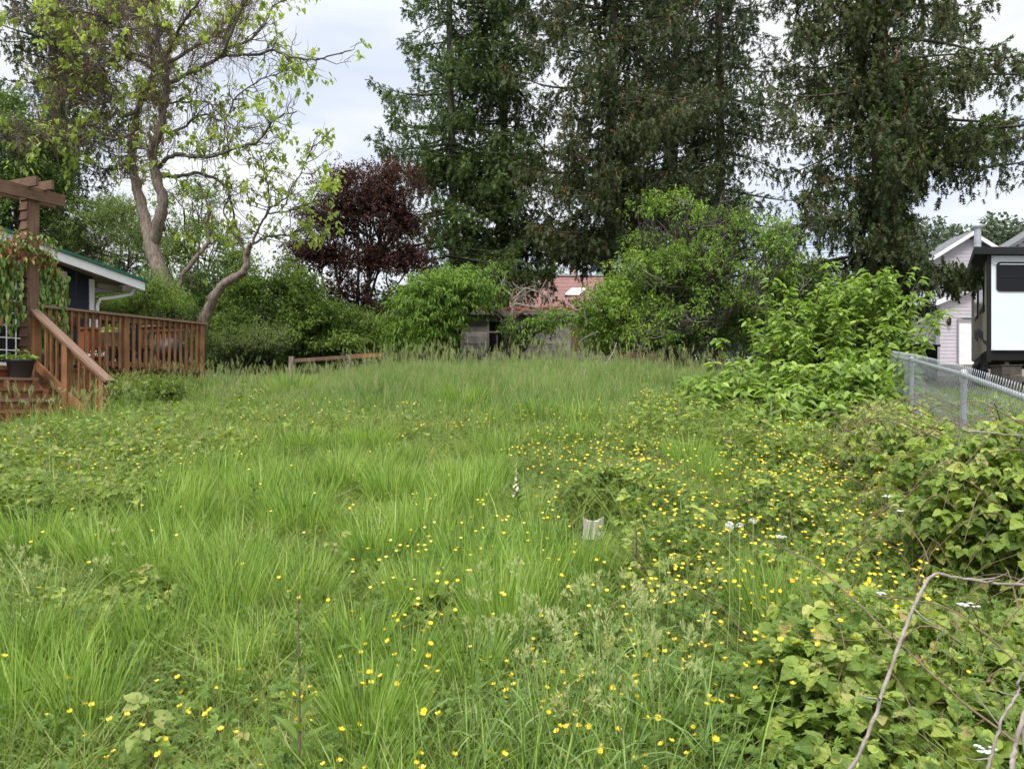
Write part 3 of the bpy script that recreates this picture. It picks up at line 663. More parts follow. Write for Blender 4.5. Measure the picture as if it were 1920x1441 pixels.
def hanging_vine():
    t = thing('climbing_vine', 'leafy climbing vine with drooping green and reddish leaves draped round the pergola post', 'climbing plant', D3(0, 0, 1.7))
    g = gen(20); st = Acc(); lf = Acc(); rd = Acc()
    P = []; 
    # trailing strands hang from a collar about the post and drape along the rail on its right
    for i in range(124):
        right = i % 2 == 0
        if right:
            u = .10+.48*g.random()**1.3; w = g.uniform(-.2, .02); zt0 = EYE+2.42-u*.95+g.uniform(-.15, .1); L = g.uniform(1.0, 1.95)-u*.35
        else:
            u = g.uniform(-.95, -.22); w = g.uniform(-.3, .1); zt0 = EYE+2.42+u*.2+g.uniform(-.15, .15); L = g.uniform(.6, 1.35)
        n = int(L/.045); tt = np.linspace(0, 1, n)
        sw = g.normal(0, .06, 2); p = np.array([D3(u+sw[0]*k*2+.03*sin(k*9+i), w+sw[1]*k, zt0-L*k) for k in tt]); st.tube(p[::2], .0035, M['cane'], 3)
        P.append((p, zt0))
        for q in p[1:]:
            for _ in range(2):
                if g.random() < .1: continue
                az = g.uniform(0, 2*pi); d = np.array([cos(az)*.6, sin(az)*.6, -1.0]); N = (cos(az), sin(az), .6)
                s = g.uniform(.08, .14); red = (q[2] > EYE+2.05 and abs(u) < .5 and g.random() < .5) or g.random() < .03
                (rd if red else lf).scatter(LANCE, q+g.normal(0, .02, 3), d, N, s, s*.42, M['vine_red'] if red else M['vine'])
    for i in range(330):
        q = D3(g.uniform(-.6, .4), g.uniform(-.22, .16), EYE+g.uniform(1.95, 2.5)); az = g.uniform(0, 6.28)
        (rd if i % 5 < 2 else lf).scatter(LANCE, q, (cos(az), sin(az), -.5), (0, 0, 1), g.uniform(.08, .13), .045, M['vine_red'] if i % 5 < 2 else M['vine'])
    st.build('stems', t); lf.build('foliage', t); rd.build('red_foliage', t)
hanging_vine()

def build_house():
    t = thing('navy_house', 'low navy blue house with green metal roof, white fascia and white gutter pipe', 'house', D3(2, -3.2, 1.6))
    WW = -2.75; UE = 3.05; z0 = 1.6
    def ztop(u): return EYE+2.36+(UE+.75-u)*.175
    a = Acc()
    for i in range(40):      # lap siding on the gable wall
        z = z0+i*.115
        if z > ztop(-7)-.1: break
        def uu(zz): return min(UE, UE+.75-(zz-EYE-2.30)/.175)
        p = np.array([D3(u, w, zz) for zz, o in ((z, .014), (z+.125, .002)) for w in (WW-.02, WW+o) for u in (-7, uu(zz))])
        if uu(z+.125) < -6.5: break
        a.boxpts(p, M['navy'], 0)
    obox(a, -7, UE, WW-.2, WW-.025, z0, EYE+2.2, M['navy']); obox(a, UE-.2, UE, WW-7, WW-.2, z0, EYE+2.25, M['navy'])
    a.build('siding', t)
    a = Acc(); obox(a, UE-.09, UE+.02, WW-.1, WW+.03, z0, ztop(UE)-.12, M['whitepaint']); a.build('corner_board', t)
    # roof slab and fascia along the rake
    def slab(a, m, w0, w1, up0, up1, ue=UE+.75):
        p = np.array([D3(u, w, ztop(u)+z) for z in (up0, up1) for w in (w0, w1) for u in (-7, ue)]); a.boxpts(p, m, 0)
    a = Acc(); slab(a, M['greenmetal'], WW-7, WW+.66, .02, .075, UE+.80)
    for i in range(5): slab(a, M['greenmetal'], WW+.2-i*.4, WW+.22-i*.4, .077, .10, UE+.80)
    a.build('roof', t)
    a = Acc(); slab(a, M['whitepaint'], WW+.59, WW+.62, -.16, .017); a.build('fascia', t)
    a = Acc(); p = np.array([D3(u, w, ztop(u)+z) for z in (-.03, -.01) for w in (WW-3, WW+.585) for u in (-7, UE+.72)]); a.boxpts(p, M['soffit'], 0)
    for w in (WW+.02, ): obox(a, UE+.1, UE+.7, w-.05, w+.03, ztop(UE+.7)-.17, ztop(UE+.7)-.06, M['soffit'])
    a.build('soffit', t)
    a = Acc(); p = [D3(UE+.72, w, EYE+2.27) for w in np.linspace(WW+.5, WW-5, 2)]; a.beam(p[0], p[1], .12, .12, M['whitepaint']); a.build('gutter', t)
    a = Acc(); a.tube([D3(UE+.68, WW+.38, EYE+2.22), D3(UE+.62, WW+.36, EYE+2.12), D3(UE+.30, WW+.22, EYE+2.02), D3(UE+.10, WW+.10, EYE+1.98), D3(UE+.05, WW+.08, EYE+1.85), D3(UE+.05, WW+.08, z0+.1)], .036, M['whitepaint'], 8)
    a.build('downspout', t)
    # window with white trim close to the corner, glazed door near the steps
    f = Acc(); obox(f, 2.2, 2.46, WW+.005, WW+.045, FLOOR+.9, FLOOR+2.0, M['whitepaint']); o = f.build('window_frame', t)
    for u0, u1 in ((-.1, 1.62),):
        f = Acc()
        for a0, a1, b0, b1 in ((u0-.08, u0, FLOOR, FLOOR+2.08), (u1, u1+.08, FLOOR, FLOOR+2.08), (u0, u1, FLOOR+2.0, FLOOR+2.08), (u0, u1, FLOOR+.02, FLOOR+.16), ((u0+u1)/2-.05, (u0+u1)/2+.05, FLOOR+.165, FLOOR+1.995)):
            obox(f, a0, a1, WW+.005, WW+.05, b0, b1, M['whitepaint'])
        for i in range(1, 10):
            u = u0+i*(u1-u0)/10
            if i != 5: obox(f, u-.009, u+.009, WW+.028, WW+.042, FLOOR+.165, FLOOR+1.995, M['whitepaint'])
        for i in range(1, 8): z = FLOOR+.16+i*.23; obox(f, u0+.003, u1-.003, WW+.026, WW+.040, z-.009, z+.009, M['whitepaint'])
        d = f.build('glazed_door', t); gl = Acc(); obox(gl, u0+.004, u1-.004, WW+.010, WW+.022, FLOOR+.165, FLOOR+1.99, M['glass']); gl.build('glass', d)
build_house()

# ---------------- things on the deck and steps
def pot(name, label, cat, c, r, h, m, leafm=None, nl=0, seed=0, lw=.04, spread=1.2, rim=.012):
    t = thing(name, label, cat, c); a = Acc(); c = np.array(c, float)
    a.lathe([(r*.66, 0), (r*.72, .01), (r*.96, h*.86), (r+rim, h*.87), (r+rim, h), (r-.012, h), (r-.02, h*.88), (0, h*.86)], c, m, 28); a.build('pot', t)
    if leafm:
        g = gen(seed); l = Acc()
        n = nl; az = g.uniform(0, 6.28, n); rr = r*np.sqrt(g.random(n))*spread; z = c[2]+h+g.uniform(0, .13, n)*(1.3-rr/r/spread)
        l.scatter(BLEAF_LO, np.stack([c[0]+rr*np.cos(az), c[1]+rr*np.sin(az), z], 1), np.stack([np.cos(az), np.sin(az), g.normal(.1, .4, n)], 1), (0, -.3, 1), g.uniform(lw, lw*1.8, n), lw, leafm); l.build('foliage', t)
        s = Acc()
        for i in range(0, n, 6): s.tube([c+[0, 0, h*.85], [c[0]+rr[i]*cos(az[i])*.6, c[1]+rr[i]*sin(az[i])*.6, z[i]-.01]], .0025, M['stem'], 3)
        s.build('stems', t)
    return t
c = D3(-.44, .36, FLOOR-.185); pot('plant_pot', 'dark grey ridged plant pot with a leafy green plant on the top step', 'plant pot', c, .19, .27, M['greypot'], M['green1'], 90, 21, .045)
c = D3(-.80, -.02, FLOOR); pot('glazed_pot', 'maroon glazed pot with a mossy bowl, standing beside the dark grey pot', 'plant pot', c, .15, .42, M['maroon'], M['green4'], 60, 22, .03)
c = D3(1.8, -.5, FLOOR+.42); pot('planter_bowl', 'wide tan planter bowl with low green plants seen between the balusters', 'plant pot', c, .21, .27, M['beigepot'], M['green1'], 90, 23, .045, 1.0)
t = thing('plant_stand', 'low dark wooden stand under the tan planter bowl', 'plant stand', D3(1.8, -.5, FLOOR)); a = Acc(); obox(a, 1.55, 2.05, -.72, -.28, FLOOR+.37, FLOOR+.415, M['maroon']); a.build('table_top', t)
for du in (-.21, .21):
    for dw in (-.18, .18): a = Acc(); obox(a, 1.8+du-.02, 1.8+du+.02, -.5+dw-.02, -.5+dw+.02, FLOOR, FLOOR+.368, M['black']); a.build('leg', t)
t = thing('cedar_planter_box', 'tall narrow orange brown wooden planter box near the navy wall', 'planter', D3(1.8, -1.1, FLOOR)); a = Acc()
for i in range(3): obox(a, 1.65+i*.1, 1.745+i*.1, -1.0, -.98, FLOOR, FLOOR+.74, M['decklattice'])
obox(a, 1.65, 1.95, -1.25, -1.003, FLOOR, FLOOR+.74, M['decklattice']); a.build('box', t); a = Acc(); obox(a, 1.62, 1.98, -1.28, -.95, FLOOR+.742, FLOOR+.78, M['deckwood']); a.build('rim', t)
pot('white_flower_pot', 'small brown pot of white flowers low on the deck floor', 'flower pot', D3(1.33, -.35, FLOOR+.0), .11, .22, M['maroon'], M['white_petal'], 60, 24, .03, 1.5)
def round_grill():
    t = thing('barbecue_grill', 'rounded dark grey barbecue standing behind the deck railing', 'barbecue', D3(2.93, -.42, FLOOR)); c = D3(2.93, -.42, FLOOR+.42)
    a = Acc(); a.lathe([(0, -.24), (.14, -.21), (.25, -.1), (.29, 0), (.25, .12), (.14, .21), (0, .24)], c, M['greypot'], 24); a.build('body', t)
    for k in range(3):
        an = k*2.1; a = Acc(); a.tube([c+[cos(an)*.15, sin(an)*.15, -.2], c+[cos(an)*.28, sin(an)*.28, -.42]], .014, M['black'], 6); a.build('leg', t)
    a = Acc(); a.tube([c+[-.06, 0, .24], c+[-.05, 0, .28], c+[.05, 0, .28], c+[.06, 0, .24]], .01, M['black'], 6); a.build('handle', t)
round_grill()
def chair():
    t = thing('patio_chair', 'black slatted patio chair back beside the barbecue', 'chair', D3(2.8, -1.05, FLOOR)); u, w = 2.8, -1.05
    a = Acc(); obox(a, u-.24, u+.24, w-.24, w+.24, FLOOR+.42, FLOOR+.45, M['black']); a.build('seat', t)
    a = Acc()
    for i in range(6): obox(a, u-.22+i*.08, u-.18+i*.08, w-.25, w-.23, FLOOR+.45, FLOOR+.98, M['black'])
    obox(a, u-.24, u+.24, w-.252, w-.228, FLOOR+.98, FLOOR+1.03, M['black']); a.build('backrest', t)
    for i in (-1, 1):
        for j in (-1, 1): a = Acc(); obox(a, u+i*.21-.015, u+i*.21+.015, w+j*.21-.015, w+j*.21+.015, FLOOR, FLOOR+.418, M['black']); a.build('leg', t)
chair()
t = thing('hanging_lantern', 'small maroon glass lantern hanging behind the railing by the vine', 'lantern', D3(.92, -.3, FLOOR+.8)); c = D3(.92, -.3, FLOOR+.8)
a = Acc(); a.lathe([(0, -.16), (.05, -.15), (.07, -.08), (.04, 0), (.07, .07), (.05, .14), (.015, .18), (0, .19)], c, M['maroon'], 14); a.build('globe', t)
a = Acc(); a.tube([c+[0, 0, .18], c+[0, 0, .9]], .004, M['black'], 4); a.build('cord', t)

# ---------------- post-and-rail fence beyond the crest
def rail_fence():
    t = thing('wooden_rail_fence', 'short weathered wooden post and rail fence at the far edge of the grass', 'fence', W(600, 720, 17.2))
    pts = [(545, 17.0), (652, 17.6)]
    for px, Y in pts:
        p = W(px, 668, Y); a = Acc(); a.beam([p[0], p[1], 1.4], [p[0]+.02, p[1], p[2]+(0.0 if px < 600 else .05)], .10, .09, M['bark_cat'], side=(1, 0, 0)); a.build('post', t)
    a = Acc(); a.beam(W(550, 676, 17.02), W(652, 669, 17.58), .07, .09, M['perg'], side=(0, 1, 0)); a.build('rail', t)
    a = Acc(); a.beam(W(660, 668, 17.64), W(720, 665, 18.0), .07, .11, M['deckwood'], side=(0, 1, 0)); a.build('rail', t)
rail_fence()

# ---------------- the old shed
def shed():
    Y = 21.5; s = Y/F; t = thing('old_shed', 'derelict grey board shed with rusty roof and slatted window behind the crest grass', 'shed', W(965, 700, Y))
    x0 = W(868, 0, Y)[0]; x1 = W(1066, 0, Y)[0]; zt = W(0, 588, Y)[2]; zb = 1.6
    wx0, wx1 = W(917, 0, Y)[0], W(962, 0, Y)[0]; wz1, wz0 = W(0, 603, Y)[2], W(0, 655, Y)[2]
    g = gen(31); a = Acc(); z = zb
    while z < zt:
        h = g.uniform(.15, .23); z1 = min(z+h-.008, zt); j = lambda: g.normal(0, .006)
        o = j(); segs = [(x0, wx0-.04), (wx1+.04, x1)] if z1 > wz0-.02 and z < wz1 else [(x0, x1)]
        for q0, q1 in segs: a.box([(q0+q1)/2, Y+o, (z+z1)/2], [q1-q0, .025, z1-z], M['oldwood'])
        z += h
    a.build('wall_boards', t)
    a = Acc(); a.box([(x0+x1)/2, Y+1.5, (zb+zt)/2-.03], [x1-x0-.05, .02, zt-zb-.1], M['darkint']); a.box([x1-.02, Y+.77, (zb+zt)/2-.02], [.03, 1.5, zt-zb], M['oldwood']); a.box([x0+.02, Y+.77, (zb+zt)/2-.02], [.03, 1.5, zt-zb], M['oldwood']); a.build('side_walls', t)
    for xx, ww in ((x0-.02, .10), (x1, .11), (W(1052, 0, Y)[0], .05)):
        a = Acc(); a.box([xx, Y-.035, (zb+zt)/2], [ww, .03, zt-zb], M['oldwood']); a.build('corner_board', t)
    f = Acc(); f.box([(wx0+wx1)/2, Y-.035, wz1+.05], [wx1-wx0+.5, .04, .09], M['whitepaint'] if False else M['oldwood']); f.box([wx0-.03, Y-.035, (wz0+wz1)/2], [.07, .04, wz1-wz0], M['oldwood']); f.box([wx1+.03, Y-.035, (wz0+wz1)/2], [.07, .04, wz1-wz0], M['oldwood']); f.box([(wx0+wx1)/2, Y-.03, (wz0+wz1)/2+.1], [wx1-wx0, .03, .05], M['oldwood'])
    for k in (1, 2): f.box([wx0+(wx1-wx0)*k/3, Y-.02, (wz0+wz1)/2-.17], [.03, .02, (wz1-wz0)/2], M['oldwood'])
    w = f.build('window', t); f = Acc(); f.box([(wx0+wx1)/2, Y+.2, (wz0+wz1)/2], [wx1-wx0, .02, wz1-wz0], M['darkint']); f.build('opening', w)
    a = Acc(); rows = []
    for r in np.linspace(0, 1, 6): rows.append([(xx, Y-.3+r*2.6, zt+.02+r*.42+g.normal(0, .018)) for xx in np.linspace(x0-.2, x1+.15, 22)])
    rows = np.array(rows); a.sheet(rows, M['rust']); a.sheet(rows-[0, 0, .03], M['rust']); a.box([(x0+x1)/2, Y-.28, zt+.0], [x1-x0+.3, .03, .09], M['oldwood'])
    for k in range(60):
        xx = g.uniform(x0-.1, x1+.1); yy = Y-.3+g.random()*1.6; a.box([xx, yy, zt+.06+(yy-Y+.3)*.16], [g.uniform(.06, .3), g.uniform(.06, .2), .03], M['rust'], g.uniform(0, 3))
    a.build('roof', t)
shed()
def picket():
    t = thing('picket_fence', 'low grey picket fence half buried in grass beside the old shed', 'fence', W(1110, 700, 20.8)); g = gen(32)
    a = Acc()
    for i in range(13):
        p = W(1074+i*5.2, 658+g.uniform(-3, 4), 20.9-.02*i); a.box([p[0], p[1], (1.55+p[2])/2], [.045, .018, p[2]-1.55], M['oldwood'], 0, .0)
    a.build('pickets', t); a = Acc(); a.beam(W(1070, 668, 20.93), W(1140, 670, 20.65), .03, .06, M['oldwood']); a.build('rail', t)
    a = Acc(); p = W(1138, 664, 20.6); a.box([p[0], p[1], (1.5+p[2])/2], [.20, .16, p[2]-1.5], M['oldwood']); a.build('post', t)
picket()

# ---------------- red roofed house beyond
def red_house():
    Y = 44; t = thing('red_roofed_house', 'distant house with pinkish red shingle roof and one white skylight', 'house', W(1050, 700, Y))
    x0 = W(900, 0, Y)[0]; x1 = W(1260, 0, Y)[0]; zr = W(0, 518, Y+3.4)[2]; ze = W(0, 582, Y)[2]
    a = Acc(); g = gen(33)
    nr = 24
    for i in range(nr):
        f0, f1 = i/nr, (i+1)/nr; y0, y1 = Y+3.4*f0, Y+3.4*f1; z0, z1 = ze+(zr-ze)*f0, ze+(zr-ze)*f1
        xs = np.arange(x0, x1, .55)+g.uniform(0, .3)
        for xx in xs: a.add([(xx, y0, z0+.03), (xx+.54, y0, z0+.03), (xx+.54, y1, z1+.008), (xx, y1, z1+.008)], [(0, 1, 2, 3)], M['redroof'])
    a.add([(x0, Y, ze-.01), (x1, Y, ze-.01), (x1, Y+3.4, zr-.01), (x0, Y+3.4, zr-.01)], [(0, 1, 2, 3)], M['redroof'])
    a.add([(x0, Y+6.8, ze), (x1, Y+6.8, ze), (x1, Y+3.41, zr-.005), (x0, Y+3.41, zr-.005)], [(0, 1, 2, 3)], M['redroof'])
    rf = a.build('roof', t); a = Acc(); a.box([(x0+x1)/2, Y+3.4, zr+.05], [x1-x0, .3, .08], M['galv']); a.build('ridge_cap', rf)
    c = W(1072, 552, Y+1.6); a = Acc(); z = ze+(zr-ze)*(1.6/3.4); sl = (zr-ze)/3.4
    p = np.array([(c[0]+i*.42+(j+1)*.22, Y+1.6+j*.3, z+j*.3*sl+.10+k*.06) for k in (0, 1) for j in (-1, 1) for i in (-1, 1)]); a.boxpts(p, M['whitepaint'], 0); a.build('skylight', rf)
    a = Acc(); a.box([(x0+x1)/2, Y+3.4, (1.7+ze)/2], [x1-x0-.6, 6.2, ze-1.7], M['perg']); a.build('wall', t)
red_house()
def upole(name, label, px, Y, ztop, r=.14, arm=True, wires=None):
    t = thing(name, label, 'utility pole', W(px, 700, Y)); x = W(px, 0, Y)[0]
    a = Acc(); a.tube([(x, Y, 1.5), (x, Y, ztop)], [r, r*.8], M['cut'], 10); a.build('pole', t)
    if arm: a = Acc(); a.box([x, Y-.18, ztop-.7], [2.4, .12, .12], M['bark_dark']); a.build('crossarm', t)
upole('utility_pole', 'pale wooden utility pole rising behind the red roof', 1077, 60, 14.5, .17)
def lines():
    a = Acc()
    for k, (z0, z1) in enumerate(((440, 425), (446, 432), (452, 446))):
        p0 = W(1380, z0+14, 70); p1 = W(1980, z1, 66); tt = np.linspace(0, 1, 16); p = p0+(p1-p0)*tt[:, None]; p[:, 2] -= .8*np.sin(tt*pi); a.tube(p, .022, M['black'], 4)
    o = a.build('power_lines'); tag(o, 'thin overhead power lines crossing the sky above the lilac buildings', 'power line')
lines()

# ---------------- lilac garage and house
def clap(a, xl, xr, y, z0, ztop, m, axis='x', step=.15, openings=()):
    """lap boards facing -y between xl and xr; ztop(x) is the slope of the gable; each board is cut where the slope meets it"""
    z = z0
    xs = np.linspace(xl, xr, 60)
    while True:
        zm = z+step
        ok = [q for q in xs if ztop(q) > zm]
        if not ok: break
        q0, q1 = min(ok), max(ok); segs = [(q0, q1)]
        for ox0, ox1, oz0, oz1 in openings:
            if zm > oz0 and z < oz1:
                ns = []
                for s0, s1 in segs:
                    if s0 < ox0: ns.append((s0, min(s1, ox0)))
                    if s1 > ox1: ns.append((max(s0, ox1), s1))
                segs = ns
        for s0, s1 in segs:
            if s1-s0 < .02: continue
            p = np.array([(x, yy, zz) if axis == 'x' else (yy, x, zz) for zz, o in ((z, .018), (zm+.005, .002)) for yy in ((y+.05, y-o) if axis == 'x' else (y+.05, y-o)) for x in (s0, s1)])
            a.boxpts(p, m, 0)
        z += step
def garage():
    Y = 32.0; t = thing('lilac_garage', 'lilac clapboard garage with white roll-up door and a wall lamp', 'garage', W(1800, 690, Y))
    xl = W(1757, 0, Y)[0]; xr = xl+5.2; zb = W(0, 684, Y)[2]; zc = W(0, 566, Y)[2]; slope = .42
    xa = (xl+xr)/2
    zt = lambda x: zc+slope*min(x-xl, xr-x)+.02
    dx0, dx1 = W(1797, 0, Y)[0], W(1884, 0, Y)[0]; dz1, dz0 = W(0, 602, Y)[2], W(0, 691, Y)[2]
    a = Acc(); clap(a, xl, xr, Y, zb, zt, M['lilac'], openings=[(dx0-.05, dx1+.05, dz0, dz1+.05)]); 
    a.box([(xl+xr)/2, Y+.12, (zb+zc)/2], [xr-xl-.1, .05, zc-zb], M['lilac']) if False else None
    clap(a, Y, Y+7, xl, zb, lambda q: zc, M['lilac'], axis='y')
    a.build('siding', t)
    a = Acc(); a.box([xl+.0, Y-.03, (zb+zc)/2], [.16, .06, zc-zb], M['lilactrim']); a.box([xl-.03, Y+.12, (zb+zc)/2], [.05, .2, zc-zb], M['lilactrim']); a.build('corner_board', t)
    a = Acc()
    for sgn, xe in ((1, xl), (-1, xr)):
        p = np.array([(xe-sgn*.35 if i == 0 else xa, yy, (zc-.35*slope if i == 0 else zc+slope*(xa-xl))+k) for k in (.03, .13) for yy in (Y-.3, Y+7.2) for i in (0, 1)])
        a.boxpts(p, M['lilactrim'], 1)
    a.build('roof', t)
    a = Acc()
    for sgn, xe in ((1, xl), (-1, xr)):
        p = np.array([(xe-sgn*.35 if i == 0 else xa, yy, (zc-.35*slope if i == 0 else zc+slope*(xa-xl))+k) for k in (-.10, .10) for yy in (Y-.34, Y-.305) for i in (0, 1)])
        a.boxpts(p, M['whitepaint'], 0)
    a.build('bargeboard', t)
    d = Acc(); n = 4; h = (dz1-dz0)/n
    for i in range(n):
        d.box([(dx0+dx1)/2, Y+.03, dz0+h*(i+.5)], [dx1-dx0, .03, h-.012], M['whitepaint'])
        for k in range(4):
            w = (dx1-dx0)/4; d.box([dx0+w*(k+.5), Y+.010, dz0+h*(i+.5)], [w-.12, .012, h-.18], M['whitepaint'])
    do = d.build('garage_door', t); f = Acc(); f.box([dx0-.04, Y-.02, (dz0+dz1)/2], [.07, .09, dz1-dz0], M['lilactrim']); f.box([dx1+.04, Y-.02, (dz0+dz1)/2], [.07, .09, dz1-dz0], M['whitepaint']); f.box([(dx0+dx1)/2, Y-.02, dz1+.04], [dx1-dx0+.15, .09, .07], M['lilactrim']); f.build('frame', do)
    c = W(1780, 603, Y-.14); a = Acc(); a.lathe([(.0, -.17), (.05, -.15), (.08, -.02), (.07, .1), (.09, .11), (.02, .2), (0, .21)], c, M['black'], 10); a.box([c[0], Y-.06, c[2]], [.07, .10, .12], M['black']); a.build('wall_lamp', t)
    a = Acc(); a.box([xl+2.6, Y+3.4, zb-.35], [5.3, 7, .72], M['concrete']); a.build('foundation', t)
garage()
def lilac_house():
    Y = 41.0; t = thing('lilac_house', 'two storey lilac house behind the garage with a pointed gable', 'house', W(1790, 690, Y)); xl = W(1737, 0, Y)[0]
    xa = W(1816, 0, Y)[0]; za = W(0, 440, Y)[2]; xr = 2*xa-xl; sl = .62; zt = lambda x: za-sl*abs(x-xa); zb = 3.0
    a = Acc(); wz0, wz1 = W(0, 545, Y)[2], W(0, 508, Y)[2]; wx0, wx1 = W(1772, 0, Y)[0], W(1792, 0, Y)[0]
    clap(a, xl, xr, Y, zb, zt, M['lilac'], step=.19, openings=[(wx0, wx1, wz0, wz1)]); clap(a, Y, Y+8, xl, zb, lambda q: zt(xl), M['lilac'], axis='y', step=.19); a.build('siding', t)
    a = Acc()
    for e in (-1, 1):
        p = np.array([(xa if i == 0 else xa+e*(xr-xa+.45), yy, (za if i == 0 else za-sl*(xr-xa+.45))+k) for k in (.02, .14) for yy in (Y-.4, Y+1.6) for i in (0, 1)]); a.boxpts(p, M['darkroof'], 1)
    a.build('roof', t); a = Acc()
    for e in (-1, 1):
        p = np.array([(xa if i == 0 else xa+e*(xr-xa+.45), yy, (za if i == 0 else za-sl*(xr-xa+.45))+k) for k in (-.12, .10) for yy in (Y-.45, Y-.405) for i in (0, 1)]); a.boxpts(p, M['whitepaint'], 0)
    a.build('bargeboard', t)
    f = Acc(); f.box([(wx0+wx1)/2, Y-.03, wz1], [wx1-wx0+.2, .06, .12], M['whitepaint']); f.box([(wx0+wx1)/2, Y-.03, wz0], [wx1-wx0+.2, .06, .12], M['whitepaint'])
    for q in (wx0, wx1, (wx0+wx1)/2): f.box([q, Y-.03, (wz0+wz1)/2], [.09, .05, wz1-wz0-.13], M['whitepaint'])
    w = f.build('window', t); f = Acc(); f.box([(wx0+wx1)/2, Y+.03, (wz0+wz1)/2], [wx1-wx0, .02, wz1-wz0], M['glass']); f.build('pane', w)
    a = Acc(); a.box([xl-.02, Y-.08, (zb+zt(xl))/2], [.12, .1, zt(xl)-zb], M['whitepaint']); a.build('downspout', t)
    # lower wing that runs left of the garage
    a = Acc(); x2 = W(1700, 0, 39)[0]; clap(a, x2, xl+.5, 39, zb-.2, lambda q: W(0, 590, 39)[2]+(q-x2)*.35, M['lilac']); a.build('lower_wing', t)
lilac_house()
def flue():
    Y = 38.5; t = thing('flue_pipe', 'shiny metal flue pipe with a cap beside the lilac gable', 'chimney pipe', W(1833, 480, Y)); c = W(1833, 0, Y)
    z0 = W(0, 505, Y)[2]; z1 = W(0, 428, Y)[2]; a = Acc()
    for k in range(3): a.tube([(c[0], Y, z0+(z1-z0)*k/3), (c[0], Y, z0+(z1-z0)*(k+1)/3-.04)], .16, M['galv'], 14); a.tube([(c[0], Y, z0+(z1-z0)*(k+1)/3-.05), (c[0], Y, z0+(z1-z0)*(k+1)/3)], .175, M['galv'], 14)
    a.build('pipe', t); a = Acc(); a.lathe([(.16, 0), (.24, .02), (.24, .16), (.16, .2), (0, .24)], (c[0], Y, z1), M['galv'], 14); a.build('cap', t)
flue()
def neighbour():
    Y = 40; t = thing('lilac_neighbour_house', 'second lilac roof gable peeking above the trailer at the edge', 'house', W(1920, 600, Y)); xl = W(1884, 0, Y)[0]; xr = xl+6; za = W(0, 447, Y)[2]
    sl = .6; xa = xl+3; a = Acc(); z0 = W(0, 470, Y)[2]; zt = lambda x: z0+sl*min(x-xl, xr-x); clap(a, xl, xr, Y, 3.0, zt, M['lilac'], step=.19); a.build('siding', t); a = Acc()
    for e in (-1, 1):
        p = np.array([(xa if i == 0 else xa+e*3.5, yy, (z0+sl*3 if i == 0 else z0-sl*.5)+k) for k in (.02, .2) for yy in (Y-.5, Y+1.2) for i in (0, 1)]); a.boxpts(p, M['darkroof'], 1)
    a.build('roof', t); a = Acc(); a.box([xl-.3, Y+2.5, z0-.28], [.16, 6.3, .14], M['whitepaint']); a.build('gutter', t)
neighbour()
def bin_():
    Y = 23; t = thing('black_bin', 'black plastic lidded bin behind the wire fence near the garage', 'bin', W(1730, 690, Y)); x0 = W(1706, 0, Y)[0]; x1 = W(1758, 0, Y)[0]; zt = W(0, 650, Y)[2]; zb = float(gz(x0, Y))
    a = Acc()
    a.box([(x0+x1)/2, Y+.3, (zb+zt)/2], [x1-x0-.06, .7, zt-zb], M['black'])
    for i in range(4): a.box([(x0+x1)/2, Y-.06, zb+.12+(zt-zb-.1)*i/4], [x1-x0-.1, .03, .07], M['black'])
    a.build('body', t); a = Acc(); a.box([(x0+x1)/2, Y+.28, zt+.03], [x1-x0+.04, .82, .055], M['black']); a.box([(x0+x1)/2+.05, Y+.3, zt+.08], [.25, .2, .05], M['black']); a.build('lid', t)
bin_()
def low_wall():
    a = Acc(); g = gen(35)
    for i in range(12):
        x = 13.3+i*.62; a.box([x, 25.5, float(gz(x, 25.5))+.12], [.6, .28, .5+g.uniform(-.02, .02)], M['concrete'])
    tag(a.build('low_concrete_wall'), 'low pale concrete block wall in front of the lilac garage', 'wall')
low_wall()
def driveway():
    a = Acc(); xs = np.linspace(12, 26, 15); ys = np.linspace(25.8, 33, 10); X, Y = np.meshgrid(xs, ys); a.sheet(np.stack([X, Y, gz(X, Y)+.03], -1), M['concrete']); tag(a.build('driveway'), kind='structure')
driveway()

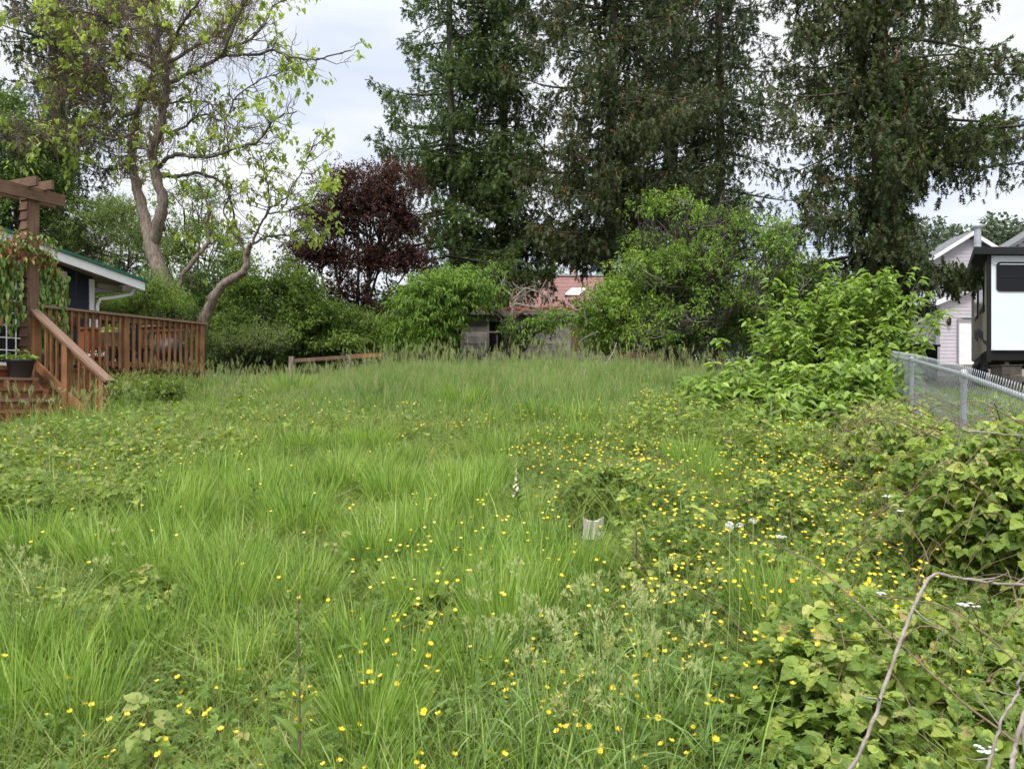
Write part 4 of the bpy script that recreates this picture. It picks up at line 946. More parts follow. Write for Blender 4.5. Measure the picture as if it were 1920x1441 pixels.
# ---------------- travel trailer
def trailer():
    A = np.array([W(1854, 0, 17.0)[0], 17.0]); d = nrm(np.array([3.35, 6.3])); e = np.array([1.0, 0.03]); e = nrm(e); Ln = 6.6; Wd = 2.45
    z0 = EYE+.98; z1 = EYE+3.06; zw = EYE+1.12
    t = thing('travel_trailer', 'white travel trailer with dark lower trim parked beyond the wire fence', 'trailer', (A[0]+1.5, A[1]+2, float(gz(A[0]+1, A[1]))))
    P = lambda s, w, z: np.array([A[0]+d[0]*s+e[0]*w, A[1]+d[1]*s+e[1]*w, z])
    def pb(a, s0, s1, w0, w1, q0, q1, m): a.boxpts(np.array([P(s, w, z) for z in (q0, q1) for w in (w0, w1) for s in (s0, s1)]), m, 0)
    a = Acc(); pb(a, .0, Ln, 0, Wd, z0, z1, M['rvwhite']); a.build('body', t)
    a = Acc(); pb(a, .05, Ln, -.02, -.003, z0+.02, z1-.02, M['rvgrey']); a.build('side_panel', t)
    a = Acc(); pb(a, -.20, Ln+.1, -.34, Wd+.1, z1+.003, z1+.16, M['black']); a.build('roof', t)
    a = Acc(); pb(a, -.022, .10, -.045, .055, z0-.26, z1-.003, M['rvdark']); a.build('corner_trim', t)
    a = Acc(); pb(a, -.02, -.003, .103, Wd, z1-.20, z1-.17, M['rvwhite']); a.build('moulding', t); a = Acc(); pb(a, -.03, -.003, .103, Wd, z1-.06, z1-.02, M['rvwhite']); a.build('moulding', t); a = Acc(); pb(a, -.035, -.003, .103, Wd, z0-.0, z0+.05, M['rvwhite']); a.build('moulding', t)
    # front window with rounded black frame
    wx0, wx1 = .17, 1.55; wa, wb = W(0, 546, 17)[2], W(0, 491, 17)[2]
    f = Acc(); r = .09; c = []
    for cx_, cz, a0 in ((wx1-r, wb-r, 0), (wx0+r, wb-r, 90), (wx0+r, wa+r, 180), (wx1-r, wa+r, 270)):
        for q in range(6): an = R(a0+q*18); c.append((cx_+r*cos(an), cz+r*sin(an)))
    c = np.array(c); cc = c.mean(0)
    ou = np.array([P(-.03, x, z) for x, z in c]); inn = np.array([P(-.03, cc[0]+(x-cc[0])*.95, cc[1]+(z-cc[1])*.90) for x, z in c]); bk = np.array([P(-.0, x, z) for x, z in c]); n = len(c); i = np.arange(n); j = (i+1) % n
    f.add(np.concatenate([ou, inn, bk]), np.concatenate([np.stack([i, j, j+n, i+n], 1), np.stack([i, j, j+2*n, i+2*n], 1)]), M['rvdark'])
    pb(f, -.028, -.016, wx0+.05, wx1-.05, (wa+wb)/2-.02, (wa+wb)/2+.015, M['rvdark'])
    w = f.build('front_window', t); gl = Acc(); gl.add(np.array([P(-.014, cc[0]+(x-cc[0])*.97, cc[1]+(z-cc[1])*.94) for x, z in c]), [tuple(range(n))], M['glass']); gl.build('pane', w)
    # side windows, graphics, vent
    for s0, s1 in ((1.2, 2.6), (3.4, 4.6)):
        a = Acc(); pb(a, s0, s1, -.045, -.021, z1-1.05, z1-.35, M['rvdark']); w = a.build('side_window', t); a = Acc(); pb(a, s0+.06, s1-.06, -.052, -.046, z1-.98, z1-.42, M['glass']); a.build('pane', w)
    a = Acc()
    for k, (s0, s1, b0, b1) in enumerate(((.3, 1.5, .12, .20), (1.5, 3.6, .30, .50), (3.5, 5.0, .4, .65))):
        p = np.array([P(s, w, z0+(b0 if q == 0 else b1)+(s-s0)*.12) for q in (0, 1) for w in (-.030+.001*k, -.0212) for s in (s0, s1)]); a.boxpts(p, M['rvdark'], 0)
    a.build('side_stripes', t)
    a = Acc()
    for q in range(3):
        for (lx, lz) in ((0, 0),): pb(a, .95+q*.22, 1.07+q*.22, -.034, -.0215, z0+.95, z0+1.1-.02*q, M['rvdark'])
    a.build('badge', t)
    # underside, torn black underbelly flap
    a = Acc(); pb(a, .04, Ln, .05, Wd, z0-.22, z0-.003, M['rvdark']); a.build('frame', t)
    a = Acc(); g = gen(36)
    top = [P(s, -.04+.02*sin(s*9), z0-.0) for s in np.linspace(-.0, 2.2, 14)]
    bot = [p+np.array([g.normal(0, .05), 0, -(.30+.26*abs(sin(i*1.35+.4)))]) for i, p in enumerate(top)]
    a.sheet([top, [(p+q)/2+[.03, 0, 0] for p, q in zip(top, bot)], bot], M['rvdark'])
    for i in range(0, 14, 2): a.tube([bot[i], bot[i]+[-.05, 0, -.06], bot[i]+[-.02, 0, -.14]], [.05, .035, .008], M['rvdark'], 5)
    a.build('torn_flap', t)
    for s in (1.0, ):
        for w in (.45, 2.0): a = Acc(); pb(a, s, s+.1, w, w+.1, float(gz(A[0], A[1])), z0-.223, M['galv'] if w < 1 else M['rvdark']); a.build('jack_leg', t)
    for s in (4.0, 5.0):
        for w in (.05, Wd-.3):
            c = P(s, w, float(gz(A[0]+2, A[1]+3))+.36); a = Acc()
            ss = np.array([d[0], d[1], 0]); ax = np.array([d[1], -d[0], 0]); prof = [(.14, -.10), (.34, -.11), (.36, -.05), (.36, .05), (.34, .11), (.14, .10)]
            an = np.arange(20)/20*2*pi; v = np.array([c+ax*h_+(ss*cos(q)+UP*sin(q))*r_ for r_, h_ in prof for q in an]); n = 20; k = len(prof)
            ii = np.arange(k-1)[:, None]*n+np.arange(n)[None]; jj = np.arange(k-1)[:, None]*n+(np.arange(n)[None]+1) % n
            a.add(v, np.stack([ii, jj, jj+n, ii+n], -1).reshape(-1, 4), M['black']); a.build('wheel', t)
trailer()
t = thing('wooden_crate', 'weathered wooden box standing under the nose of the trailer', 'crate', W(1885, 715, 16.6)); a = Acc(); p = W(1886, 0, 16.6); zt = W(0, 686, 16.6)[2]; zb = float(gz(p[0], 16.6))
for i in range(4): a.box([p[0], 16.6, zb+(zt-zb)*(i+.5)/4], [.42, .4, (zt-zb)/4-.012], M['bark_dark'])
a.build('sides', t); a = Acc(); a.box([p[0], 16.6, zt+.012], [.46, .44, .02], M['bark_dark']); a.build('lid', t)

# ---------------- chain link fence
def chainlink():
    t = thing('chain_link_fence', 'galvanised chain link fence running away up the slope', 'fence', (3.7, 6.3, .6))
    ys = np.array([2.6, 4.47, 6.3, 9.0, 12.0, 13.4]); xs = np.interp(ys, [2.6, 4.47, 6.3, 12.0, 13.4], [2.25, 2.96, 3.65, 5.84, 6.36]); zt = np.interp(ys, [2.6, 4.47, 6.3, 9, 12, 13.4], [EYE-.18, EYE-.015, EYE+.175, EYE+.40, EYE+.62, EYE+.69])
    path = np.stack([xs, ys, zt], 1); seg = np.linalg.norm(np.diff(path, axis=0), axis=1); cum = np.concatenate([[0], np.cumsum(seg)])
    at = lambda s: np.stack([np.interp(s, cum, path[:, i]) for i in range(3)], -1)
    tot = cum[-1]; dirv = nrm(np.gradient(path, axis=0)[2]); 
    sp = .070; H = 1.16; n = int(tot/sp); nz = int(H/.080)
    a = Acc(); r = .0031
    # every picket wire is a zigzag; square section tubes, all at once
    for k in range(n):
        s = k*sp; zz = np.arange(nz+1); off = (zz % 2)*sp*(1 if k % 2 else 1); c = at(s+off); bow = .004*np.where(zz % 2 == 0, 1, -1)
        p = np.stack([c[:, 0]+bow, c[:, 1], c[:, 2]+.05-zz*(H+.05)/nz], 1)
        p = np.concatenate([[p[0]+[.012, .012, .022]], p]); a.tube(p, r, M['galv'], 3)
    a.build('wire_mesh', t)
    a = Acc(); s = np.linspace(0, tot, 60); p = at(s); p[:, 2] -= .012; p[:, 0] += .025; a.tube(p, .0215, M['galv'], 12); a.build('top_rail', t)
    for s in (.75, 3.98, 7.4, 10.7):
        c = at(s)+[.03, 0, 0]; zb = float(gz(c[0], c[1])); q = Acc(); q.tube([(c[0], c[1], zb-.1), (c[0], c[1], c[2]-.035)], .024, M['galv'], 12); po = q.build('post', t)
        q = Acc(); q.lathe([(.03, -.08), (.032, -.02), (.034, 0), (.022, .03), (0, .036)], (c[0], c[1], c[2]-.0), M['galv'], 12); q.build('cap', po)
        q = Acc()
        for dz in (-.15, -.45, -.8): q.tube([(c[0], c[1], c[2]+dz), (c[0], c[1], c[2]+dz+.02)], .028, M['galv'], 12)
        q.build('tie_band', po)
    a = Acc(); c = at(7.4); d2 = nrm(at(7.6)-at(7.4)); a.tube([c+[.025, 0, -.012]-d2*.05, c+[.025, 0, -.012]+d2*.05], .028, M['black'], 10); a.build('rail_sleeve', t)
chainlink()
# ================================================================ TREES
def curve(pts, n=4, jit=0.0, g=None):
    pts = np.asarray(pts, float)
    if len(pts) < 3: out = pts[0]+(pts[-1]-pts[0])*np.linspace(0, 1, n+1)[:, None]
    else:
        p = np.concatenate([[2*pts[0]-pts[1]], pts, [2*pts[-1]-pts[-2]]]); o = []
        for i in range(1, len(p)-2):
            for t in np.arange(n)/n:
                o.append(.5*((2*p[i])+(-p[i-1]+p[i+1])*t+(2*p[i-1]-5*p[i]+4*p[i+1]-p[i+2])*t*t+(-p[i-1]+3*p[i]-3*p[i+1]+p[i+2])*t**3))
        out = np.array(o+[pts[-1]])
    if jit and g is not None: out[1:-1] += g.normal(0, jit, (len(out)-2, 3))
    return out

def conifer(label, px, Y, H, Rm, zlow, seed, mat, r0, nb=150, dens=1.0, tips=.0, cones=0, hang=(.25, .9), side=None, hi=False, ztop=None, gap=.3, droop=.38, name='spruce_tree', tipm=None, group='tall spruces behind the yard'):
    g = gen(seed); x0 = (px-CX)/F*Y; zb = float(gz(x0, Y)) if Y < 40 else 2.0
    t = thing(name, label, 'tree', (x0, Y, zb), group)
    tr = Acc(); zz = np.linspace(0, 1, 14); lean = g.normal(0, .01, 2)
    tp = np.stack([x0+lean[0]*zz*H+.05*np.sin(zz*9+seed), Y+lean[1]*zz*H, zb-.2+zz*H], 1); tr.tube(tp, r0*(1-zz)**.8*(1+.35*np.exp(-zz*30))+.03, M['bark_spruce'] if r0 > .18 else M['bark_dark'], 14)
    br = tr; cr = Acc(); tipa = Acc(); co = Acc()
    zs = np.sort(zlow+(H-zlow)*g.random(nb)**1.25)
    ztop = ztop or 1e9
    C = {'P': [], 'D': [], 'N': [], 's': []}; TP = []; CP = []
    for z in zs:
        f = (z-zlow)/(H-zlow)
        az = g.uniform(0, 2*pi); L = 1.12*Rm*(1-f)**.42*(.5+.55*g.random())*(.75+.25*min(1, f*6))
        if side: L *= side(az, z)
        if L < .25: continue
        high = z+zb > EYE+HY/F*Y+2.5      # above the picture: fewer sprays are enough
        dk = dens*(.4 if high else 1)
        d = np.array([cos(az), sin(az), 0]); sd = np.array([-sin(az), cos(az), 0])
        tt = np.linspace(0, 1, 9); up = g.uniform(-.05, .12)
        def P(tq): tq = np.asarray(tq)[..., None]; return np.array([x0, Y, zb+z])+d*L*tq+UP*L*(up*tq-droop*tq**1.4+.30*tq**4)+sd*.12*L*np.sin(tq*4+z)
        bp = P(tt); br.tube(bp, np.linspace(.012*L+.012, .006, 9), M['bark_dark'], 4)
        n = int(L*11*dk)+3
        tq = g.random(n)**.75*.97+.03; keep = tq > gap*.6*g.random(n); tq = tq[keep]; n = len(tq)
        lat = g.uniform(-1, 1, n)*.38*L*(1.02-tq)**.8*np.minimum(1, tq*3)+g.normal(0, .03, n)
        base = P(tq)+sd*lat[:, None]-UP*np.abs(lat)[:, None]*.22
        hl = g.uniform(hang[0], hang[1], n)*np.minimum(1, .45+L*.25)*(1-.45*tq)
        k = np.maximum(2, (hl/.125).astype(int)); idx = np.repeat(np.arange(n), k); u = g.random(len(idx))*hl[idx]
        off = g.normal(0, .035, (len(idx), 3)); pp = base[idx]+off; pp[:, 2] -= u
        sp = g.normal(0, 1, (len(idx), 3)); sp[:, 2] = -1.5-1.3*(u > .12)*np.ones(len(idx)); sp += d*(.9*(u < .15))[:, None]; 
        C['P'].append(pp); C['D'].append(sp); C['s'].append(g.uniform(.15, .29, len(idx)))
        # upper face of the branch carries short sprays that point outwards and up
        m = int(L*16*dk)+2; tq = g.random(m); lt = g.uniform(-1, 1, m)*.34*L*(1.02-tq)**.8; pp = P(tq)+sd*lt[:, None]-UP*np.abs(lt)[:, None]*.2+g.normal(0, .03, (m, 3)); D = d*1.0+sd*np.sign(lt)[:, None]*.8+UP*g.normal(.05, .35, m)[:, None]+g.normal(0, .2, (m, 3))
        C['P'].append(pp); C['D'].append(D); C['s'].append(g.uniform(.15, .27, m))
        if not high:
            for q in range(int(n*.28)): 
                j = g.integers(n); st = base[j]; br.tube([st, st+[g.normal(0, .03), g.normal(0, .03), -hl[j]*.5], st+[g.normal(0, .05), g.normal(0, .05), -hl[j]]], [.006, .004, .002], M['bark_dark'] if q % 3 else M['twig_grey'], 3)
            if tips: 
                k2 = g.random(m) < tips; TP.append((pp[k2], D[k2]))
            if cones:
                m2 = g.poisson(cones*L); tq = g.uniform(.45, 1, m2); lt = g.uniform(-1, 1, m2)*.3*L*(1.02-tq); CP.append(P(tq)+sd*lt[:, None]-UP*.05)
    Pp = np.concatenate(C['P']); D = np.concatenate(C['D']); s = np.concatenate(C['s']); N = g.normal(0, 1, (len(Pp), 3))
    cr.scatter(SPRAY if hi else SPRAY_LO, Pp, D, N, s, s*1.0, M[mat], s)
    br.build('trunk', t); cr.build('crown', t)
    if TP:
        a, b = np.concatenate([q for q, _ in TP]), np.concatenate([q for _, q in TP]); n = len(a)
        for _ in range(2): s = g.uniform(.05, .10, n); tipa.scatter(SPRAY_LO, a+nrm(b)*.10+g.normal(0, .03, (n, 3)), b+[0, 0, .3]+g.normal(0, .4, (n, 3)), g.normal(0, 1, (n, 3)), s, s*1.3, M[tipm or 'tip'], s)
        tipa.build('new_growth', t)
    if CP:
        a = np.concatenate(CP); n = len(a); CT = T([(0, 0, 0), (.3, .5, 0), (.3, -.25, .43), (.3, -.25, -.43), (1, 0, 0)], [(0, 1, 2), (0, 2, 3), (0, 3, 1), (4, 2, 1), (4, 3, 2), (4, 1, 3)])
        s = g.uniform(.09, .15, n); co.scatter(CT, a, np.stack([g.normal(0, .25, n), g.normal(0, .25, n), -np.ones(n)], 1), (1, 0, 0), s, s*.38, M['cone'], s*.38); tag(co.build('cones', t), kind='stuff')
    return t

conifer('tall bright green spruce at the left end of the dark row, beside the purple tree', 852, 27, 27, 3.5, .6, 101, 'spruce_bright', .13, nb=300, dens=1.25, tips=.55, hang=(.2, .75), tipm='tip')
conifer('dark slim spruce with drooping skirts just right of the bright green spruce', 944, 28.5, 25, 2.7, 3.6, 102, 'spruce', .17, nb=200, dens=1.1, hang=(.3, 1.0), tips=.15)
conifer('olive spruce loaded with brown cones above the red roof', 1140, 25.5, 25, 3.9, 4.7, 103, 'spruce_old', .15, nb=240, dens=1.15, cones=4, hang=(.3, .95), gap=.4, tips=.35)
conifer('narrow dark spruce between the cone-laden spruce and the bare-trunked one', 1262, 30, 28, 3.4, 3.2, 104, 'spruce', .15, nb=240, dens=1.15, hang=(.3, .9), cones=.6)
conifer('spruce with a long visible reddish trunk and a gap of sky on its right', 1350, 30.5, 28, 3.6, 2.5, 105, 'spruce', .20, nb=210, dens=1.0, hang=(.3, .9), cones=1.5)
def bigside(az, z):
    c = cos(az); f = 1.0
    if z < 2.7: f = .35+.25*(c < 0)
    if c > .0 and z < 5.9: f = .33
    elif c > .3 and z < 9.5: f = 1.12
    if c < -.4: f *= .76
    if sin(az) < -.55: f *= .55
    return f
conifer('largest spruce with a thick red brown trunk and many cones, reaching out towards the trailer', 1645, 20.5, 22, 4.7, 1.9, 106, 'spruce_old', .25, nb=290, dens=1.45, tips=.8, cones=5.5, hang=(.35, 1.25), side=bigside, hi=False, gap=.25, droop=.34)
conifer('old spruce with hanging brownish boughs behind the catalpa, far left', 108, 25, 23, 3.0, 1.2, 107, 'spruce', .20, nb=230, dens=1.0, hang=(.3, 1.1), cones=.8)

# low bough of the big spruce that hangs by the lilac house is part of that tree already; extra bough fills the place
def low_bough():
    t = bpy.data.objects['spruce_tree.005']; g = gen(120); cr = Acc(); br = Acc()
    p0 = W(1650, 470, 20.5); pts = [p0, W(1700, 478, 19.6), W(1760, 500, 18.9), W(1815, 512, 18.4)]; c = curve(pts, 6); br.tube(c, np.linspace(.06, .012, len(c)), M['bark_dark'], 6)
    P = []; D = []
    for i in range(260):
        f = g.random()**.7; q = c[min(int(f*(len(c)-1)), len(c)-1)]+g.normal(0, [.16, .3, .05]); h = g.uniform(.15, .95)*(1.1-.5*f)
        for u in np.arange(0, h, .11): P.append(q+[g.normal(0, .03), g.normal(0, .03), -u]); D.append([g.normal(0, .5), g.normal(0, .5), -1.6])
    P = np.array(P); n = len(P); s = g.uniform(.13, .24, n); cr.scatter(SPRAY, P, np.array(D), g.normal(0, 1, (n, 3)), s, s, M['spruce_old'], s)
    br.build('bough', t); cr.build('bough_foliage', t)
low_bough()

def broad(label, base, lobes, mat, seed, name='shrub', cat='shrub', leaf=LEAF, ls=(.07, .11), lw=.45, per=11, nt=900, tr=.06, droop=.3, twigs=.5, twl=(.25, .5), clump=.55, group=None, bark='bark_dark', shell=.45, up=.35, gap=.33, dead=0):
    """lobes: (px,py,Y,rx_px,ry_px,depth_m,weight)"""
    g = gen(seed); bx, by = base; bz = float(gz(bx, by)); t = thing(name, label, cat, (bx, by, bz), group)
    tk = Acc(); tw = Acc(); cr = Acc(); stems = []
    B = np.array([bx, by, bz-.1])
    tot = sum(l[6] if len(l) > 6 else 1 for l in lobes); P = []; D = []
    cen = np.mean([W(l[0], l[1], l[2]) for l in lobes], 0); FK = B+(cen-B)*.45; FK[:2] = B[:2]+(cen-B)[:2]*.2; tk.tube(curve([B, (B+FK)/2+g.normal(0, .05, 3), FK], 4), np.linspace(tr*1.3, tr*.7, 9), M[bark], 9)
    for l in lobes:
        c = W(l[0], l[1], l[2]); r = np.array([max(l[3]/F*l[2]-.1, l[3]/F*l[2]*.6), l[5], max(l[4]/F*l[2]-.1, l[4]/F*l[2]*.6)]); w = (l[6] if len(l) > 6 else 1)/tot
        s0_ = B+(FK-B)*g.uniform(.5, 1); mid = (s0_+c)/2+g.normal(0, .12, 3); limb = curve([s0_, mid, c], 5, .02, g); tk.tube(limb, np.linspace(tr*.55, tr*.16, len(limb)), M[bark], 7)
        n = int(nt*w)
        v = nrm(g.normal(0, 1, (n, 3))); v[:, 2] = np.where(v[:, 2] < -.5, -v[:, 2]*.6, v[:, 2]); rr = g.random(n)**shell
        p = c+v*r*rr[:, None]*(1+.7*(vnoise(v[:, 0]*2+c[0], v[:, 2]*2+v[:, 1], 1.6, seed)-.5))[:, None]
        kp = fbm(p[:, 0]+p[:, 1]*.7, p[:, 2]-p[:, 1]*.3, 1.5, seed) > gap; p = p[kp]; v = v[kp]
        dd = nrm(v*[1, 1, .7]+[0, 0, up]+g.normal(0, .3, p.shape)); P.append(p); D.append(dd)
        for q in range(max(3, int(9*w*len(lobes)))):
            v1 = nrm(g.normal(0, 1, 3)); v1[2] = abs(v1[2]); e = c+v1*r*.85; s0 = limb[g.integers(len(limb)//2, len(limb))]; sb = curve([s0, (s0+e)/2+g.normal(0, .1, 3), e], 3, .02, g); tk.tube(sb, np.linspace(tr*.3, tr*.07+.004, len(sb)), M[bark], 4)
    P = np.concatenate(P); D = np.concatenate(D); n = len(P); L = g.uniform(*twl, n)
    # twigs
    for i in np.nonzero(g.random(n) < twigs)[0][:2500]:
        d = D[i]; tw.tube([P[i]-d*L[i]*.3, P[i]+d*L[i]*.4, P[i]+d*L[i]-UP*droop*L[i]*.3], [.006, .004, .002], M[bark], 3)
    i = np.repeat(np.arange(n), per); m = len(i); u = g.random(m)
    lp = P[i]+D[i]*(L[i]*u)[:, None]-UP*(droop*.3*L[i]*u*u)[:, None]+g.normal(0, .03, (m, 3))
    ld = D[i]*.5+g.normal(0, .65, (m, 3))-UP*droop; s = g.uniform(*ls, m)
    N = nrm(g.normal(0, .45, (m, 3))+[0, -.25, 1])
    cr.scatter(leaf, lp, ld, N, s, s*lw, M[mat])
    tk.build('trunk', t)
    if tw.v: tag(tw.build('twigs', t), kind='stuff')
    cr.build('foliage', t)
    if dead:
        dt = Acc()
        for q in range(dead):
            s0 = P[g.integers(n)]; s0 = s0+nrm(s0-np.mean(P, 0))*.1+[0, -.35, 0]; e = s0+[g.normal(0, .5), -g.uniform(.1, .4), g.uniform(-.6, .2)]
            c = curve([s0, (s0+e)/2+g.normal(0, .12, 3), e], 4, .02, g); dt.tube(c, np.linspace(.010, .003, len(c)), M['deadtwig'], 4)
            for k in range(5):
                j = g.integers(1, len(c)); dt.tube([c[j], c[j]+g.normal(0, .12, 3), c[j]+g.normal(0, .22, 3)], [.005, .004, .002], M['deadtwig'], 3)
        tag(dt.build('dead_branches', t), kind='stuff')
    return t
def xy(px, Y): return ((px-CX)/F*Y, Y)

# purple tree
broad('purple leaved tree with sky showing through, left of the tall spruces', xy(660, 23.5),
      [(695, 400, 23.5, 105, 88, 1.3, 1.6), (615, 430, 23.6, 78, 85, 1.1, 1), (765, 420, 23.4, 62, 85, 1.0, 1), (650, 350, 23.4, 66, 42, .9, .6), (740, 345, 23.4, 60, 42, .8, .5), (590, 490, 23.5, 68, 50, 1.0, .8), (700, 500, 23.5, 90, 55, 1.2, .8), (770, 500, 23.2, 45, 60, .9, .5), (650, 560, 23.3, 70, 40, .9, .45), (740, 575, 23.3, 60, 30, .9, .4)],
      'maple', 201, name='purple_tree', cat='tree', ls=(.06, .10), lw=.6, per=11, nt=5600, tr=.10, shell=.6, gap=.41, up=.2, twigs=.7, twl=(.2, .45))
# peach-like tree by the shed
broad('bright green narrow-leaved fruit tree left of the old shed', xy(830, 19.6),
      [(838, 555, 19.6, 72, 48, .9, 1.2), (800, 590, 19.5, 70, 60, .9, 1), (888, 545, 19.6, 48, 36, .7, .6), (770, 640, 19.4, 50, 35, .7, .4), (805, 640, 19.5, 46, 38, .8, .5), (905, 530, 19.8, 25, 30, .5, .2)],
      'green5', 202, name='fruit_tree', cat='tree', leaf=LANCE, ls=(.11, .17), lw=.24, per=11, nt=1700, tr=.07, droop=.8, gap=.38)
broad('gnarled old fruit tree with bare grey twigs in front of the old shed', xy(962, 20.2),
      [(990, 616, 20.0, 50, 16, .5, .5), (1035, 602, 20.1, 28, 26, .4, .3), (930, 560, 20.2, 22, 34, .4, .3), (985, 642, 19.9, 32, 12, .3, .15), (928, 520, 20.4, 14, 30, .3, .15)],
      'green5', 203, name='gnarled_fruit_tree', cat='tree', leaf=LANCE, ls=(.10, .16), lw=.26, per=8, nt=240, tr=.10, droop=.8, gap=.3)
def gnarled():
    t = bpy.data.objects['gnarled_fruit_tree']; g = gen(230); a = Acc()
    for ln, r in (([(965, 660), (958, 620), (955, 600), (935, 585), (915, 578)], .12), ([(955, 602), (970, 590), (985, 585), (1000, 592)], .09), ([(958, 600), (962, 570), (955, 550), (940, 535), (945, 525)], .05), ([(960, 575), (975, 560), (985, 548), (975, 535)], .04), ([(965, 570), (1000, 575), (1020, 590), (1030, 600)], .035), ([(962, 560), (985, 540), (1010, 548), (1030, 560)], .03)):
        Y = 20.2; p = []
        for q in ln: p.append(W(q[0], q[1], Y)); Y += g.normal(0, .08)
        c = curve(p, 4, .015, g); a.tube(c, np.linspace(r, r*.3+.004, len(c)), M['bark_spruce'] if r > .06 else M['deadtwig'], 7)
        if r < .08:
            for k in range(13):
                j = g.integers(2, len(c)); s0 = c[j]; e1 = s0+g.normal(0, .16, 3)+[0, -.05, .05]; e2 = e1+g.normal(0, .16, 3); a.tube([s0, e1, e2, e2+g.normal(0, .1, 3)], [.010, .008, .005, .003], M['deadtwig'], 4)
    a.build('bare_branches', t)
gnarled()
# the big green shrub tree
broad('large bright green shrubby tree right of the old shed', xy(1280, 18.6),
      [(1290, 430, 18.4, 110, 60, 1.2, 1.4), (1370, 410, 18.6, 60, 55, 1.0, .7), (1215, 430, 18.5, 50, 55, .9, .6), (1340, 500, 18.0, 130, 60, 1.2, 1.5), (1440, 510, 17.9, 60, 55, .9, .8), (1230, 520, 18.2, 90, 60, 1.1, 1.0), (1160, 590, 17.9, 90, 45, 1.0, .9), (1270, 610, 17.7, 100, 45, 1.0, .9), (1380, 580, 17.9, 90, 45, .9, .6), (1118, 622, 18.2, 50, 42, .7, .5), (1108, 655, 18.0, 30, 18, .4, .2), (1148, 555, 18.4, 32, 36, .6, .3), (1350, 380, 18.6, 35, 38, .6, .25), (1280, 385, 18.6, 30, 30, .5, .2), (1460, 450, 18.3, 30, 40, .6, .25), (1200, 640, 17.6, 80, 28, .7, .5)],
      'green1', 204, name='green_shrub_tree', cat='tree', ls=(.075, .12), lw=.42, per=12, nt=3900, tr=.09, droop=.5, gap=.45, dead=26, up=.4)
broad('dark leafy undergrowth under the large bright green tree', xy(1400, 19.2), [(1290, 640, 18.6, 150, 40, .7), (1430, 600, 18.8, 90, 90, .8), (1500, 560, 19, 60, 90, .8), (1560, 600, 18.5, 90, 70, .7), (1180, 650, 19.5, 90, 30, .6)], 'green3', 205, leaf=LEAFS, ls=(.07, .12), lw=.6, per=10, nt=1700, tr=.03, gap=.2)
# left background
BG = 'bushes behind the deck and the purple tree'
broad('grey green willow-like bush above the navy house roof', xy(200, 22), [(190, 430, 22, 75, 60, 1.4, 1.2), (260, 470, 22, 60, 65, 1.2), (140, 470, 22, 55, 60, 1.2), (230, 400, 22.5, 40, 30, .8, .4), (250, 540, 21.5, 70, 50, 1, .8)], 'green4', 206, leaf=LEAFS, ls=(.05, .085), lw=.4, per=12, nt=2100, tr=.05, gap=.34)
broad('broadleaf tree behind the fork of the catalpa', xy(360, 26), [(350, 420, 26, 60, 80, 1.6), (400, 470, 26, 60, 60, 1.4), (310, 480, 26, 55, 60, 1.4), (440, 510, 25.5, 60, 50, 1.3), (360, 560, 25, 100, 60, 1.3, 1.2), (380, 380, 26.5, 30, 40, 1, .4)], 'green2', 207, name='broadleaf_tree', cat='tree', leaf=LEAFS, ls=(.07, .11), lw=.6, per=9, nt=2300, tr=.09, gap=.42)
broad('light green feathery shrub directly behind the deck railing', xy(285, 17.6), [(290, 560, 17.6, 42, 45, .7), (250, 585, 17.6, 45, 32, .6, .8), (325, 590, 17.5, 35, 38, .6, .7), (210, 600, 17.6, 40, 25, .5, .5), (190, 560, 18.0, 20, 28, .4, .3)], 'green1', 208, leaf=LEAFS, ls=(.035, .06), lw=.35, per=16, nt=1500, tr=.03, gap=.25)
broad('mid green shrub right of the leaning catalpa trunk', xy(500, 20), [(470, 560, 20.5, 60, 45, 1), (540, 550, 20.5, 70, 50, 1), (510, 620, 19.8, 80, 45, .9), (430, 620, 19.5, 50, 40, .8, .7), (590, 600, 20.2, 60, 45, .9)], 'green2', 209, leaf=LEAF, ls=(.08, .13), lw=.5, per=9, nt=2500, tr=.04, gap=.42)
broad('darker laurel-like shrub beneath the purple tree', xy(640, 21), [(650, 615, 21, 66, 36, .9), (590, 630, 20.8, 60, 35, .8), (700, 630, 21, 60, 32, .8), (640, 650, 20, 50, 22, .6, .5), (740, 640, 20.8, 50, 30, .7, .6)], 'green2', 210, leaf=LEAF, ls=(.09, .14), lw=.36, per=9, nt=1700, tr=.04, gap=.25, droop=.8)
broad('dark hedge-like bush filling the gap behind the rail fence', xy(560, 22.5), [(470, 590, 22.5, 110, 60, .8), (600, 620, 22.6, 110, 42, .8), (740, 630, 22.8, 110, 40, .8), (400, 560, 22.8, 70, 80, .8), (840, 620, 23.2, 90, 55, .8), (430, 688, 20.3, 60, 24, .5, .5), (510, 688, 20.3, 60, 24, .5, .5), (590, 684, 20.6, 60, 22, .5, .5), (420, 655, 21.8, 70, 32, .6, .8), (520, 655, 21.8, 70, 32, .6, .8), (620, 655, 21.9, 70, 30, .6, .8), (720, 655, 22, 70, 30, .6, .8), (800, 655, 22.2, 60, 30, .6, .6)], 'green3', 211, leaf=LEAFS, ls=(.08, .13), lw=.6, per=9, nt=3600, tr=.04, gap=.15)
broad('dense dark green broadleaf tree at the far left edge behind the pergola', xy(20, 21), [(30, 280, 21, 65, 70, 1.3), (-30, 330, 21, 70, 80, 1.3), (70, 350, 21, 60, 55, 1.1), (20, 410, 21, 90, 45, 1.2), (100, 300, 21.5, 40, 45, .8, .4), (-60, 430, 21, 80, 90, 1.2), (10, 210, 21.5, 40, 40, .8, .4)], 'green3', 212, name='broadleaf_tree', cat='tree', leaf=LEAFS, ls=(.07, .12), lw=.55, per=11, nt=3000, tr=.10, gap=.28)
